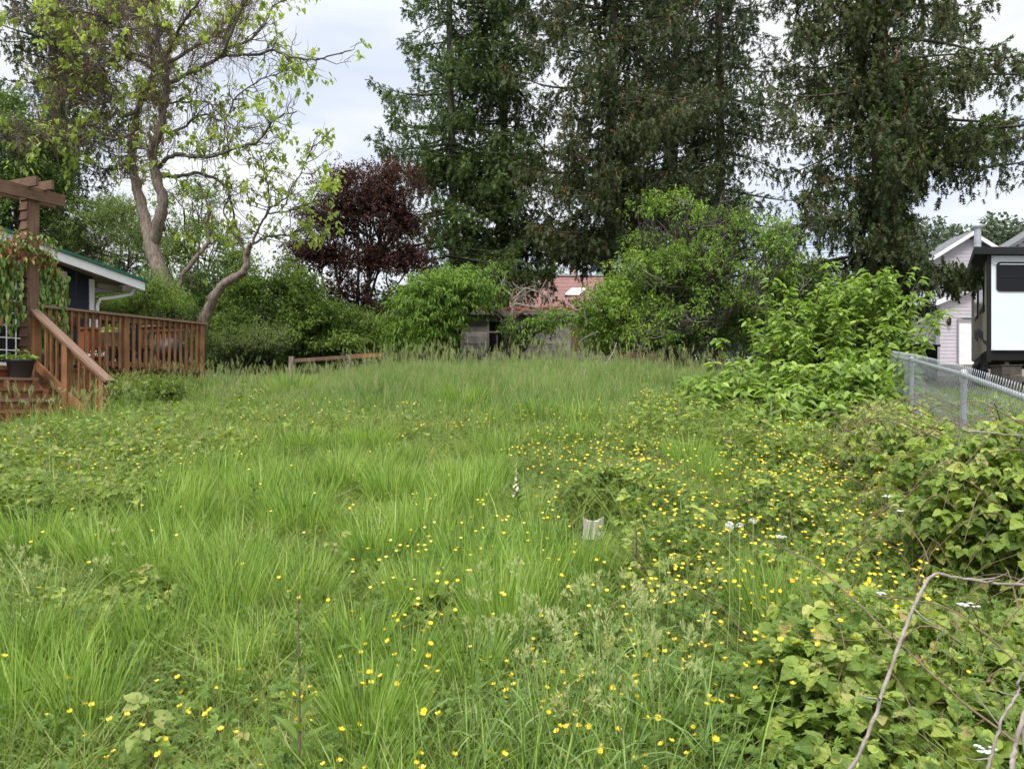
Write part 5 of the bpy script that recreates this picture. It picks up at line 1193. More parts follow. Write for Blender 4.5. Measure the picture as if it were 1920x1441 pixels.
broad('dark green bush at the foot of the tall spruces beside the shed', xy(800, 24), [(760, 600, 24, 80, 60, .9), (850, 610, 24, 80, 50, .9), (1160, 600, 25, 130, 45, .9, .5)], 'green3', 213, leaf=LEAFS, ls=(.08, .13), lw=.6, per=9, nt=1300, tr=.04, gap=.2)
broad('fine-leaved grey green shrub low beside the end of the deck railing', xy(450, 18.8), [(455, 650, 18.8, 50, 28, .6), (500, 640, 18.9, 45, 30, .6), (405, 655, 18.7, 30, 25, .5)], 'green4', 214, leaf=LEAFS, ls=(.04, .06), lw=.3, per=14, nt=800, tr=.03, gap=.25)
broad('low ferny green bush growing against the deck skirt', xy(270, 13.7), [(250, 742, 12.9, 50, 14, .2), (310, 738, 13.2, 38, 10, .2), (222, 748, 12.2, 30, 12, .2)], 'green2', 215, leaf=LEAFS, ls=(.05, .09), lw=.25, per=14, nt=420, tr=.02, gap=.1)

# ---------------- catalpa
def catalpa():
    Y0 = 18.6; g = gen(300); b = W(326, 640, Y0); t = thing('catalpa_tree', 'spreading catalpa with forked brown trunk, hanging seed pods and sparse light green leaves', 'tree', (b[0], b[1], 1.7))
    tr = Acc(); limbs = Acc(); tw = Acc(); lf = Acc(); pods = Acc()
    LM = [  # px,py path ; r0, r1 in px ; depth drift per point ; leafiness, twigginess
        ([(330, 640), (324, 573), (300, 511), (281, 455)], 17, 15, 0, 0, 0, 1),
        ([(283, 462), (271, 405), (257, 355), (248, 306), (250, 255), (258, 206), (270, 175), (288, 135), (280, 90), (262, 40), (255, -20)], 11, 3, .18, 1.2, 1.6, 1),
        ([(286, 458), (300, 410), (305, 375), (294, 337), (285, 290), (298, 249), (309, 195), (313, 151), (308, 118), (298, 89), (291, 36), (282, -20)], 11.5, 3, -.12, 1, 1.6, 1),
        ([(313, 155), (357, 137), (411, 107), (424, 85), (440, 45), (462, 0), (480, -30)], 4.8, 2, -.22, .9, 1.5, 0),
        ([(411, 107), (446, 104), (486, 100), (517, 95), (549, 107), (593, 111), (628, 102), (657, 95)], 4, 1.2, -.15, 1.3, 1.0, 0),
        ([(424, 86), (469, 75), (500, 37), (513, 9), (560, -8)], 3.5, 1.2, .25, 1.1, 1.3, 0),
        ([(309, 120), (349, 98), (389, 71), (433, 49), (451, 9), (470, -20)], 5, 1.5, .3, 1, 1.6, 0),
        ([(308, 112), (328, 70), (351, 31), (375, 0), (385, -30)], 4.5, 1.5, -.3, 1, 1.6, 0),
        ([(303, 118), (278, 107), (224, 93), (180, 71), (140, 62), (90, 40)], 4, 1.2, .2, 1.2, 2.2, 0),
        ([(291, 133), (264, 115), (220, 107), (180, 133), (120, 140), (70, 150)], 4, 1.2, -.25, 1.0, 2.4, 0),
        ([(260, 204), (229, 218), (207, 191), (180, 195), (130, 170), (90, 190)], 5, 1.3, .1, .9, 2.4, 0),
        ([(252, 249), (215, 262), (160, 250), (110, 262), (60, 250), (10, 262)], 4, 1.2, -.3, 1.3, 2.2, 0),
        ([(298, 89), (265, 60), (220, 48), (170, 25), (110, 22), (45, 35)], 3.5, 1.2, -.35, 1.5, 2.2, 0),
        ([(291, 50), (250, 25), (210, 0), (180, -20)], 3, 1.2, .3, 1.2, 2.2, 0),
        ([(289, 328), (309, 302), (331, 289), (358, 293), (402, 293), (446, 275), (486, 262), (517, 222), (557, 209)], 5.5, 1.2, -.22, 1.1, 1.2, 0),
        ([(296, 330), (335, 331), (371, 324), (402, 335), (424, 351), (433, 377), (442, 420), (450, 455)], 4.5, 2, .2, .8, 1.0, 0),
        ([(298, 249), (340, 240), (380, 215), (420, 225), (445, 180), (490, 150), (540, 132)], 3.5, 1.0, .15, .8, 1.3, 0),
        ([(309, 195), (350, 190), (395, 195), (432, 240), (470, 235)], 2.6, 1.0, -.2, .6, 1.3, 0),
        ([(333, 640), (334, 573), (338, 533), (358, 493), (391, 455), (389, 417), (393, 391), (371, 340)], 6.5, 1.8, -.06, .5, .8, 1),
        ([(376, 640), (384, 600), (398, 564), (420, 533), (451, 515), (460, 502), (464, 475), (471, 458)], 11, 5, -.1, 0, 0, 1),
        ([(470, 462), (486, 426), (504, 391), (500, 337), (486, 284)], 3.4, 1.0, -.15, 1.6, 1.2, 0),
        ([(504, 391), (535, 369), (566, 320), (589, 266)], 2.4, .9, .2, 2.2, 1.0, 0),
        ([(500, 400), (544, 395), (602, 373), (640, 360)], 2.4, .9, -.2, 2.4, 1.0, 0),
        ([(471, 458), (500, 445), (540, 440), (575, 425), (600, 430)], 3.2, 1, .2, 2.2, 1.1, 0),
        ([(464, 478), (440, 440), (420, 400), (430, 360)], 3.0, 1, .2, 1.2, 1.0, 0),
    ]
    u = Y0/F
    def leaves(p, d, n, sc=1.0):
        az = g.uniform(0, 2*pi, n); D = np.stack([np.cos(az), np.sin(az), g.uniform(-1.1, -.2, n)], 1)+d*.4
        N = np.stack([np.cos(az)*.7, np.sin(az)*.7, np.ones(n)], 1)+g.normal(0, .25, (n, 3)); s = g.uniform(.08, .165, n)*sc
        lf.scatter(HEART, p+g.normal(0, .06, (n, 3))-UP*.03, D, N, s, s*.82, M['cat_leaf'])
    def pod(p, n):
        for _ in range(n):
            q = p+g.normal(0, .06, 3); L = g.uniform(.15, .34); b2 = g.normal(0, .05, 2); pods.tube([q, q+[b2[0]*.4, b2[1]*.4, -L*.5], q+[b2[0], b2[1], -L]], [.006, .006, .002], M['pod'], 3)
    ntw = 0
    for path, r0, r1, dz, leafy, twg, big in LM:
        Y = Y0; p3 = []
        for i, (px, py) in enumerate(path):
            key = (px, py); p3.append(W(px, py, Y0+dz*i*1.0+(g.normal(0, .06) if i else 0)))
        # limbs begin where they leave their parent
        c = curve(p3, 5, .012, g); rr = np.linspace(r0*u*(.95 if big else .78), r1*u*.85, len(c))*(1+.06*g.normal(0, 1, len(c))); (tr if big else limbs).tube(c, rr, M['bark_cat'] if big else M['twig_grey'], 14 if big else 7)
        if not twg: continue
        ln = np.concatenate([[0], np.cumsum(np.linalg.norm(np.diff(c, axis=0), axis=1))]); tot = ln[-1]
        n = int(tot*7.5*twg)
        for q in range(n):
            f = g.uniform(.22 if big else .1, 1); s0 = np.array([np.interp(f*tot, ln, c[:, k]) for k in range(3)])
            if s0[2] < 4.4: continue
            j = min(np.searchsorted(ln, f*tot), len(c)-1); tg = nrm(c[j]-c[max(0, j-2)])
            d = nrm(tg*.7+g.normal(0, .75, 3)+[0, 0, .12]); L = g.uniform(.35, 1.15)*(1.1-.45*f); d2 = nrm(d+g.normal(0, .35, 3)+[0, 0, .2])
            e1 = s0+d*L*.5; e2 = e1+d2*L*.5; tw.tube(curve([s0, e1, e2], 3, .015, g), np.linspace(.013, .005, 4 if False else 7), M['twig_grey'], 4); ntw += 1
            ends = [(e2, d2)]
            for k in range(g.integers(2, 5)):
                s1 = s0+(e2-s0)*g.uniform(.3, 1)*.9+g.normal(0, .01, 3); d3 = nrm(d2+g.normal(0, .7, 3)); l3 = g.uniform(.15, .45); e3 = s1+d3*l3; tw.tube([s1, (s1+e3)/2+g.normal(0, .02, 3), e3], [.007, .005, .0035], M['twig_grey'], 3); ends.append((e3, d3))
            for e, dd in ends:
                if g.random() < .22*leafy: leaves(e, dd, g.integers(4, 9))
                if g.random() < .42*min(1.6, twg)/1.6 and e[0] < W(470, 0, Y0)[0]: pod(e, g.integers(1, 4))
            # bare fine twiggery, brown haze of the upper left
            if twg > 1.4:
                for k in range(5): s1 = e1+g.normal(0, .1, 3); tw.tube([s1, s1+g.normal(0, .14, 3), s1+g.normal(0, .26, 3)], [.006, .004, .003], M['pod'], 3)
    # cut stub
    c = W(296, 424, Y0-.12); st = Acc(); st.tube([c+[0, .25, 0], c+[.0, -.13, .01]], .085, M['bark_cat'], 12); an = np.arange(14)/14*2*pi; st.add(np.array([c+[.078*cos(q), -.133, .01+.078*sin(q)] for q in an]), [tuple(range(14))], M['cut'])
    for nm, a in (('trunk', tr), ('limbs', limbs), ('twigs', tw), ('crown', lf), ('seed_pods', pods), ('cut_stub', st)): o = a.build(nm, t); 
    bpy.data.objects['seed_pods']['kind'] = 'stuff'
    print('catalpa twigs', ntw)
catalpa()

# ---------------- far trees
def far_conifer(px, Y, ztop, label, seed, w=3.0, name='distant_conifer'):
    g = gen(seed); x = (px-CX)/F*Y; t = thing(name, label, 'tree', (x, Y, 3.0), 'distant trees'); a = Acc(); a.tube([(x, Y, 2), (x, Y, ztop)], [.3, .05], M['bark_dark'], 6); a.build('trunk', t); a = Acc(); n = 1500
    f = g.random(n)**.8; z = ztop-f*(ztop-5); r = w*f**.8*(.6+.4*g.random(n)); az = g.uniform(0, 6.28, n)
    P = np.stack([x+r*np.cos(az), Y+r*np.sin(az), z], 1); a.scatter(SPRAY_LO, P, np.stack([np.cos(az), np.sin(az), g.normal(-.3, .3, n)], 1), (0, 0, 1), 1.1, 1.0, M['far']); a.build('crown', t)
def far_round(px, Y, ztop, label, seed, w=4.5):
    g = gen(seed); x = (px-CX)/F*Y; t = thing('distant_tree', label, 'tree', (x, Y, 3.0), 'distant trees'); a = Acc(); a.tube([(x, Y, 2), (x, Y, ztop-2)], [.35, .08], M['bark_dark'], 6); a.build('trunk', t); a = Acc(); n = 5200
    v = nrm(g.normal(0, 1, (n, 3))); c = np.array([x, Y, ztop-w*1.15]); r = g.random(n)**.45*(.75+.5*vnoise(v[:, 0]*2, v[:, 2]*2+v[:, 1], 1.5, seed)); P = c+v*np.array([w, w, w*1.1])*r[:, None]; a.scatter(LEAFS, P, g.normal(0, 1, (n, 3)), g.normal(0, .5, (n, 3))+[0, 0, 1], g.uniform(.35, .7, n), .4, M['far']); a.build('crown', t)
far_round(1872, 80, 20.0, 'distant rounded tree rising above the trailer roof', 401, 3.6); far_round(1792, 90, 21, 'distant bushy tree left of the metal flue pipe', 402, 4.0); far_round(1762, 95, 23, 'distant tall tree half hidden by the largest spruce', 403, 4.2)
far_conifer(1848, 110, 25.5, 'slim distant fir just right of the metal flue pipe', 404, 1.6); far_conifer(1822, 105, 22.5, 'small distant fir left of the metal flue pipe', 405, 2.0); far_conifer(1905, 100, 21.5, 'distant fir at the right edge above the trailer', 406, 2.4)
def far_wood():
    a = Acc(); g = gen(410); n = 42000; th = g.uniform(-.62, .66, n); Y = g.uniform(85, 120, n); x = th*Y; top = 9+7*fbm(x, Y*.3, .06, 5)+3*vnoise(x, Y*0, .45, 8); z = 1.5+(top-1.5)*g.random(n)**.6
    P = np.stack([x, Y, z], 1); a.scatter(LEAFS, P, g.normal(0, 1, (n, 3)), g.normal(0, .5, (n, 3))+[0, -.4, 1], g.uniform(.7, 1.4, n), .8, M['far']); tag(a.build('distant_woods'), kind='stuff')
far_wood()
# ================================================================ PLANTS THAT STAND OUT
def knot_clump(label, spots, seed, lsz=(.11, .19), mat='knot'):
    """spots: (px at ground, Y, height, n stems, spread m)"""
    g = gen(seed); x0 = (spots[0][0]-CX)/F*spots[0][1]; t = thing('broad_leaved_thicket', label, 'shrub', (x0, spots[0][1], float(gz(x0, spots[0][1]))), 'broad-leaved thickets by the wire fence'); st = Acc(); lf = Acc()
    for px, Y, H, n, sp in spots:
        for i in range(n):
            x = (px-30-CX)/F*Y+g.normal(0, sp*.42); y = Y+g.normal(0, sp*.45); z = float(gz(x, y)); h = H*g.uniform(.6, 1.05); az = g.uniform(0, 2*pi) if g.random() < .55 else g.normal(-pi/2, .9); b = g.uniform(.08, .30)*h
            tt = np.linspace(0, 1, 12); p = np.stack([x+np.cos(az)*b*tt**2.2, y+np.sin(az)*b*tt**2.2, z+h*(tt-.16*tt**3)], 1); st.tube(p, np.linspace(.010, .003, 12), M['stem'] if g.random() < .7 else M['cane'], 4)
            m = int(h*21)+6; f = g.uniform(.22, 1.0, m); P = np.stack([np.interp(f, tt, p[:, k]) for k in range(3)], 1); a2 = g.uniform(0, 2*pi, m); D = np.stack([np.cos(a2), np.sin(a2), g.uniform(-.45, .12, m)], 1)
            s = g.uniform(*lsz, m)*(1.12-.35*f); N = np.stack([np.cos(a2)*.3, np.sin(a2)*.3-.2, np.ones(m)], 1)+g.normal(0, .22, (m, 3)); lf.scatter(HEART, P+D*.05, D, N, s, s*.80, M[mat])
    st.build('stems', t); lf.build('foliage', t)
knot_clump('tallest bank of large heart-shaped leaves beside the big spruce trunk', [(1640, 12.6, 3.0, 44, 1.0), (1560, 12.8, 2.6, 38, .9), (1690, 12.8, 3.0, 24, .3), (1510, 12.8, 2.0, 26, .8)], 501)
knot_clump('middle tier of large leaves sloping down to the wire fence', [(1600, 10.8, 1.4, 34, .9), (1535, 10.9, 1.2, 28, .9), (1645, 11.2, 1.6, 24, .5), (1460, 11.6, 1.1, 26, .9), (1440, 10.6, .85, 22, .9), (1380, 11.4, .85, 20, .9), (1560, 9.8, .95, 22, .8), (1640, 10.0, 1.0, 20, .5)], 502)
knot_clump('low separate clump of pale large leaves in front of the thicket', [(1505, 9.0, .62, 16, .5), (1440, 9.9, .6, 12, .6)], 503, (.10, .16))
knot_clump('thin fringe of large leaves creeping left towards the dark undergrowth', [(1370, 13.0, .75, 14, .9), (1300, 13.6, .6, 10, .8), (1420, 12.4, .8, 12, .7)], 504, (.10, .16))

def bramble_bush(label, lobes, seed, n, dead=14):
    g = gen(seed); c0 = lobes[0][0]; t = thing('bramble_bush', label, 'shrub', (c0[0], c0[1], float(gz(c0[0], c0[1]))), 'bramble bushes on the right'); n = int(n*1.25); lf = Acc(); st = Acc(); yg = Acc()
    for c, r, w in lobes:
        m = int(n*w); v = nrm(g.normal(0, 1, (m, 3))); v[:, 2] = np.abs(v[:, 2])*np.where(g.random(m) < .25, -1, 1); rr = g.random(m)**.28; P = np.array(c)+v*np.array(r)*rr[:, None]*(.85+.3*vnoise(v[:, 0]*3, v[:, 1]*3+v[:, 2]*3, 1, seed))[:, None]
        P = P[P[:, 2] > gz(P[:, 0], P[:, 1])]; m = len(P)
        az = g.uniform(0, 2*pi, m); D = np.stack([np.cos(az), np.sin(az)-.3, g.normal(-.3, .3, m)], 1); N = g.normal(0, .35, (m, 3))+[0, -.45, 1]; s = .06+.08*g.random(m)**1.6; lf.scatter(TRI, P, D, N, s, s, M['bramble'])
        k = (g.random(m) < .12) & (P[:, 2] > c[2]+r[2]*.3); yg.scatter(TRI, P[k]+[0, -.02, .06], D[k], N[k], s[k]*.7, s[k]*.7, M['bramble_young'])
        for i in range(int(dead*w*len(lobes))):
            q = P[g.integers(m)]; a = g.uniform(0, 6.28); L = g.uniform(.3, .8); cc = curve([q, q+[cos(a)*L*.5, sin(a)*L*.5, .12], q+[cos(a)*L, sin(a)*L, -.1]], 5); st.tube(cc, np.linspace(.004, .0015, len(cc)), M['cane'], 4)
    lf.build('foliage', t); st.build('canes', t); yg.build('young_leaves', t)
bramble_bush('bramble bush smothering the near end of the wire fence', [((2.78, 4.05, .85), (.62, .55, .66), 1.1), ((3.25, 4.6, .9), (.6, .5, .66), .7), ((2.75, 5.0, .88), (.36, .55, .48), .5), ((2.6, 4.2, .88), (.5, .4, .48), .5), ((2.35, 4.5, .55), (.4, .4, .38), .35)], 510, 900)
bramble_bush('low bramble bush at the right edge with dark hollow below it', [((2.15, 2.75, .42), (.55, .5, .35), 1), ((2.7, 3.3, .5), (.6, .5, .4), .8)], 511, 700)
bramble_bush('bramble bush spreading along the foot of the wire fence', [((3.2, 6.1, .85), (.42, .8, .58), 1), ((3.85, 7.9, 1.0), (.5, .9, .52), 1), ((3.35, 7.0, 1.0), (.35, .6, .48), .6), ((4.45, 9.5, 1.05), (.6, .9, .50), .9)], 512, 800)
bramble_bush('small bramble bush beside the split stump', [((STUMP[0]+.28, STUMP[1]+.62, float(gz(.6, STUMP[1]+.6))+.12), (.42, .34, .26), 1)], 513, 240, 8)

# bramble shoots standing alone in the grass
def shoot(label, px, py, h, Y0, seed, nl=7, s0=.10, young=True):
    x, y = G(px, py, 0.05) if Y0 is None else ((px-CX)/F*Y0, Y0); g = gen(seed); z = float(gz(x, y)); t = thing('bramble_shoot', label, 'plant', (x, y, z)); st = Acc(); lf = Acc()
    tt = np.linspace(0, 1, 9); a = g.uniform(0, 6.28); p = np.stack([x+.08*np.cos(a)*tt**2, y+.08*np.sin(a)*tt**2, z+h*tt], 1); st.tube(p, np.linspace(.0045, .002, 9), M['cane'], 5)
    for i in range(nl):
        f = .35+.65*i/(nl-1); q = np.array([np.interp(f, tt, p[:, k]) for k in range(3)]); az = i*2.4+a; d = np.array([cos(az), sin(az), .1 if i < nl-1 else .7]); s = s0*(1.15-.4*f)*g.uniform(.8, 1.15)*1.15
        lf.scatter(TRI, q, d+g.normal(0, .2, 3), (g.normal(0, .3), -.35+g.normal(0, .2), 1), s, s, M['bramble_young'] if young and i > nl-4 else M['bramble'])
    st.build('stem', t); lf.build('foliage', t)
shoot('bramble shoot with bronze top leaves among buttercups, near left corner', 285, 1400, .34, 2.55, 521, 8, .10)
shoot('dark green bramble leaf sprig in the lush grass at the left edge', 92, 1130, .36, 3.5, 522, 5, .10, False)
shoot('upright bramble shoot with pale leaves in the bramble patch, right of centre', 1545, 1300, .42, 2.75, 523, 8, .09)
shoot('bramble sprig with pinkish tip standing in the middle of the grass', 610, 1080, .40, 4.3, 524, 6, .09)
shoot('bramble sprig beside the tall lush tuft left of centre', 220, 1010, .38, 4.6, 525, 6, .09)
shoot('round-leaved sprig in the dark dip near the middle', 850, 1110, .30, 3.9, 526, 7, .08, False)
shoot('reddish bramble shoot right of the stump', 1215, 1030, .38, 4.2, 527, 6, .08)
shoot('pale bramble shoot at the bottom edge, right of centre', 1130, 1420, .30, 2.2, 528, 6, .09)

def stump():
    x, y = STUMP; z = float(gz(x, y)); a = Acc(); g = gen(530); n = 22; rows = []
    H = W(0, 968, y)[2]-z; w = 19/F*y
    for zz, k in ((-.05, 1.2), (.0, 1.12), (.33, 1.0), (.66, 1.0), (1, 1.05)):
        row = []
        for i in range(n+1):
            an = i/n*2*pi; r = w*k*(1+.05*sin(an*3+1)); top = H*(.78+.22*abs(cos(an))**2.2-.03*sin(an)+.02*sin(an*7)) if zz == 1 else H*zz*(.8 if zz > .6 else 1)
            row.append((x+r*cos(an), y+.65*r*sin(an), z+top+(g.normal(0, .004) if zz == 1 else 0)))
        rows.append(row)
    rows.append([(x+(q[0]-x)*.75, y+(q[1]-y)*.75, q[2]-.02) for q in rows[-1]]); rows.append([(x, y, z+H*.80)]*(n+1))
    a.sheet(rows, M['stump'])
    tag(a.build('tree_stump', root=(x, y, z)), 'small pale grey split tree stump standing in the weeds', 'stump')
stump()

def rod(name, label, cat, pts, r0, r1, mat, seed, twig=0, jit=.0012):
    g = gen(seed); P = np.array([W(px, py, Y) for px, py, Y in pts]); c = curve(P, 7, jit, g); t0 = P[0]; a = Acc(); a.tube(c, np.linspace(r0, r1, len(c))*(1+.08*g.normal(0, 1, len(c))), M[mat], 8)
    for k in range(twig):
        j = g.integers(3, len(c)-2); d = g.normal(0, 1, 3); d = nrm(d)*g.uniform(.03, .12); a.tube([c[j], c[j]+d*.6, c[j]+d+[0, 0, .01]], [r1*.8, r1*.6, r1*.3], M[mat], 4)
    tag(a.build(name, root=t0), label, cat)
rod('dead_branch', 'bent bare grey branch crossing the brambles in the bottom right corner', 'branch', [(1590, 1450, 1.95), (1628, 1375, 2.0), (1680, 1225, 2.15), (1712, 1140, 2.25), (1747, 1079, 2.35), (1800, 1083, 2.35), (1860, 1092, 2.3), (1940, 1097, 2.25)], .0055, .0042, 'deadtwig', 541, 7)
rod('bramble_cane', 'long dark arching bramble cane running down to the right across the grey branch', 'cane', [(1400, 1000, 3.5), (1470, 1028, 3.3), (1530, 1062, 3.1), (1640, 1160, 2.75), (1770, 1285, 2.4), (1905, 1392, 2.15)], .0028, .0032, 'cane', 542, 6)
rod('bramble_cane', 'thinner arched cane reaching the right edge above the dark hollow', 'cane', [(1640, 1116, 2.75), (1720, 1125, 2.7), (1790, 1146, 2.6), (1860, 1200, 2.5), (1930, 1262, 2.4)], .0022, .003, 'cane', 543, 3)
rod('dead_twig', 'crooked pale twig rising at the lower right edge', 'twig', [(1848, 1450, 1.9), (1868, 1385, 1.92), (1880, 1345, 1.95), (1908, 1300, 2.0), (1908, 1278, 2.0), (1925, 1255, 2.0)], .0042, .003, 'deadtwig', 544, 3)
rod('dead_twig', 'straight brown stick in the bottom right corner', 'twig', [(1895, 1450, 1.8), (1903, 1400, 1.85), (1925, 1320, 1.9)], .006, .005, 'deadtwig', 545, 1)
rod('bramble_cane', 'short curved cane between the white yarrow and the bramble hollow', 'cane', [(1660, 942, 3.7), (1700, 985, 3.6), (1728, 1020, 3.5), (1745, 1062, 3.4)], .0028, .0022, 'cane', 546, 2)
rod('bramble_cane', 'pale cane lying across the bramble bush on the fence', 'cane', [(1812, 807, 3.45), (1860, 812, 3.4), (1935, 818, 3.35)], .0045, .0035, 'deadtwig', 547, 2)
rod('fallen_branch', 'bare pale branch leaning over the crest grass beside the shed', 'branch', [(1112, 700, 15.6), (1135, 682, 15.7), (1150, 660, 15.8), (1156, 642, 15.9)], .02, .010, 'deadtwig', 548, 0)

def yarrow(label, px, py, Y, seed, r=.030, group=None):
    g = gen(seed); top = W(px, py, Y); x, y = top[0]+g.normal(0, .02), Y+.02; z = float(gz(x, y)); t = thing('white_yarrow', label, 'flower', (x, y, z)); st = Acc(); st.tube(curve([(x, y, z), (x+.01, y, (z+top[2])/2), top-[0, 0, .03]], 4), .0016, M['stem'], 4); h = Acc()
    for i in range(16):
        a = g.uniform(0, 6.28); rr = r*math.sqrt(g.random()); q = top+[rr*cos(a), rr*sin(a), g.uniform(-.002, .003)]; st.tube([top-[0, 0, .03], q], .0008, M['stem'], 3)
        for k in range(6): an = k*pi/3+a; h.scatter(LEAFS, q, (cos(an), sin(an), .15), (0, 0, 1), .0068, .0065, M['white_petal'])
        h.lathe([(0, -.004), (.003, -.001), (.0028, .0018), (0, .003)], q, M['white_petal'], 6)
    st.build('stem', t); h.build('flower_head', t)
yarrow('tallest white yarrow head above the buttercups, left of the bramble bush', 1662, 930, 3.7, 551, .028); yarrow('small pale yarrow head just below the tallest one', 1688, 958, 3.7, 552, .018)
yarrow('white yarrow head above the bent grey branch', 1817, 1134, 2.45, 553, .030); yarrow('white yarrow head in the bottom right corner', 1848, 1405, 2.0, 554, .026); yarrow('ragged white yarrow beside the dark cane tip', 1465, 1006, 3.3, 555, .022)
yarrow('little white yarrow behind the bent grey branch', 1652, 1112, 2.8, 556, .014)

def clock(label, px, py, Y, seed, full=True):
    g = gen(seed); top = W(px, py, Y); z = float(gz(top[0], Y)); t = thing('dandelion_clock', label, 'seed head', (top[0], Y, z)); st = Acc(); st.tube([(top[0]-.02, Y, z), (top[0], Y, (z+top[2])/2), top], .0017, M['seed_green'], 5); st.build('stem', t); a = Acc(); n = 110 if full else 26
    v = nrm(g.normal(0, 1, (n, 3))); 
    if not full: v[:, 2] = np.abs(v[:, 2])
    R_ = .019; e = v*R_
    for q in e: a.tube([top, top+q], .00035, M['white_petal'], 3)
    for k in range(4):
        dd = nrm(np.cross(v, g.normal(0, 1, (n, 3)))); a.scatter(LEAFS, top+e-dd*.0045, dd, v, .009, .0018, M['white_petal'])
    a.build('seed_ball', t)
clock('round fluffy dandelion clock beside the middle of the bramble patch', 1368, 985, 3.4, 561); clock('half blown dandelion clock just right of the round one', 1412, 979, 3.45, 562, False); clock('ragged dandelion clock low between the other two', 1387, 988, 3.4, 563, False)

def foxglove(label, px, ytop, Y, fl, seed, name='foxglove'):
    g = gen(seed); x = (px-CX)/F*Y; z = float(gz(x, Y)); top = W(px, ytop, Y); H = top[2]-z; t = thing(name, label, 'flower', (x, Y, z)); st = Acc(); st.tube(curve([(x, Y, z), (x+.005, Y, z+H*.5), top], 6), np.linspace(.005, .0015, 7 if False else 13), M['stem'] if fl else M['cane'], 6); st.build('stem', t)
    lf = Acc(); m = 26; f = np.linspace(.02, .72, m) if fl else np.linspace(.02, .95, m); az = np.arange(m)*2.4; s = (.15*(1-f)**.8+.02); lf.scatter(LEAF, np.stack([np.full(m, x), np.full(m, Y), z+H*f], 1), np.stack([np.cos(az), np.sin(az), .8*np.ones(m)], 1), np.stack([-np.cos(az), -np.sin(az), .8*np.ones(m)], 1), s, s*.36, M['herb']); lf.build('foliage', t)
    b = Acc()
    for i in range(26 if fl else 14):
        f = .60+.4*i/26 if fl else .78+.22*i/14; q = np.array([x, Y, z+H*f]); a_ = -pi/2+g.normal(0, .9); d = np.array([cos(a_), sin(a_), -.8*(1 if fl else -.4)]); l = (.042*(1-(f-.6)*2.2) if fl else .014); w = l*.38
        CT = T([(0, .12, 0), (0, -.06, .1), (0, -.06, -.1), (.5, .42, 0), (.5, -.21, .36), (.5, -.21, -.36), (1, .5, 0), (1, -.25, .43), (1, -.25, -.43)], [(0, 1, 4, 3), (1, 2, 5, 4), (2, 0, 3, 5), (3, 4, 7, 6), (4, 5, 8, 7), (5, 3, 6, 8)])
        b.scatter(CT, q, d, (1, 0, .1), l, w, M['fox'] if fl and i < 10 else M['seed_green'], w)
    b.build('blossoms', t)
M['fox'] = surf('foxglove_pale', [(0, (.50, .36, .30)), (1, (.72, .60, .52))], scale=(30,)*3, bump=0)
foxglove('pale pink foxglove spike in the middle of the meadow', 969, 838, 5.1, True, 571)
foxglove('tall single weed stalk with clasping leaves, left of centre in the foreground', 559, 1110, 2.45, False, 572, 'leafy_weed_stalk')
foxglove('thin leafy weed stalk standing in the meadow left of the foxglove', 475, 885, 5.6, False, 573, 'leafy_weed_stalk')

# ---------------- seeding cocksfoot, foreground
def cocksfoot(label, cx, Y, n, seed, hr, spread, fan=.12):
    g = gen(seed); x0 = (cx-CX)/F*Y; z0 = float(gz(x0, Y)); t = thing('seeding_grass_tussock', label, 'grass', (x0, Y, z0), 'seeding grass tussocks in the foreground'); st = Acc(); hd = Acc(); bl = Acc()
    for i in range(n):
        x = x0+g.normal(0, spread); y = Y+g.normal(0, spread*.6); z = float(gz(x, y)); h = g.uniform(*hr); a = g.uniform(0, 2*pi); b = abs(g.normal(0, fan))*h*1.6
        tt = np.linspace(0, 1, 10); p = np.stack([x+cos(a)*b*tt**1.6, y+sin(a)*b*tt**1.6, z+h*(tt-.06*tt**3)], 1); st.tube(p, np.linspace(.0019, .0010, 10), M['grass_tall'], 4)
        # panicle: a few side branches each with a tight one-sided lump of spikelets
        top = p[-1]; d = nrm(p[-1]-p[-3])
        for k in range(g.integers(5, 9)):
            f = k*.021; q = top-d*f; sd = nrm(np.array([g.normal(), g.normal(), .5])); L = (.012+.016*k*g.uniform(.5, 1.2)) if k else .0
            e = q+nrm(d*1.0+sd*.7)*L; hd.tube([q, e], .0006, M['seed_green'], 3); m = g.integers(6, 12); u = g.random(m)
            dd = nrm(d+sd*.4); hd.scatter(LEAFS, e+dd*(u*.026)[:, None]+g.normal(0, .0028, (m, 3)), dd+g.normal(0, .35, (m, 3)), g.normal(0, 1, (m, 3)), g.uniform(.014, .024, m), .0062, M['seed_green'])
        for k in range(2):
            f = g.uniform(.1, .65); q = np.array([np.interp(f, tt, p[:, j]) for j in range(3)]); a2 = g.uniform(0, 6.28); L = g.uniform(.15, .36); rows = []
            for j, w in enumerate((.0025, .0038, .0034, .0024, .0003)):
                u = j/4; c = q+np.array([cos(a2)*L*u*.8, sin(a2)*L*u*.8, L*(.75*u-.75*u*u)]); s_ = np.array([-sin(a2), cos(a2), 0])*w; rows.append([c-s_, c+s_])
            bl.sheet(rows, M['grass_tall'])
    m = n*14; x = x0+g.normal(0, spread*1.25, m); y = Y+g.normal(0, spread*.8, m); az = g.uniform(0, 6.28, m); blades(bl, x, y, g.uniform(.22, .52, m), g.uniform(.004, .007, m), M['grass'], g, .35, .6, 4, az=az)
    st.build('stalks', t); tag(hd.build('seed_heads', t), kind='stuff'); tag(bl.build('leaf_blades', t), kind='stuff')
cocksfoot('largest seeding grass tussock with grey green heads, bottom centre', 1120, 2.25, 19, 581, (.55, .88), .13)
cocksfoot('seeding grass tussock just left of the largest one', 960, 2.5, 9, 582, (.5, .8), .12)
cocksfoot('seeding grass tussock behind the largest one, below the stump', 1150, 2.85, 11, 583, (.45, .70), .14)
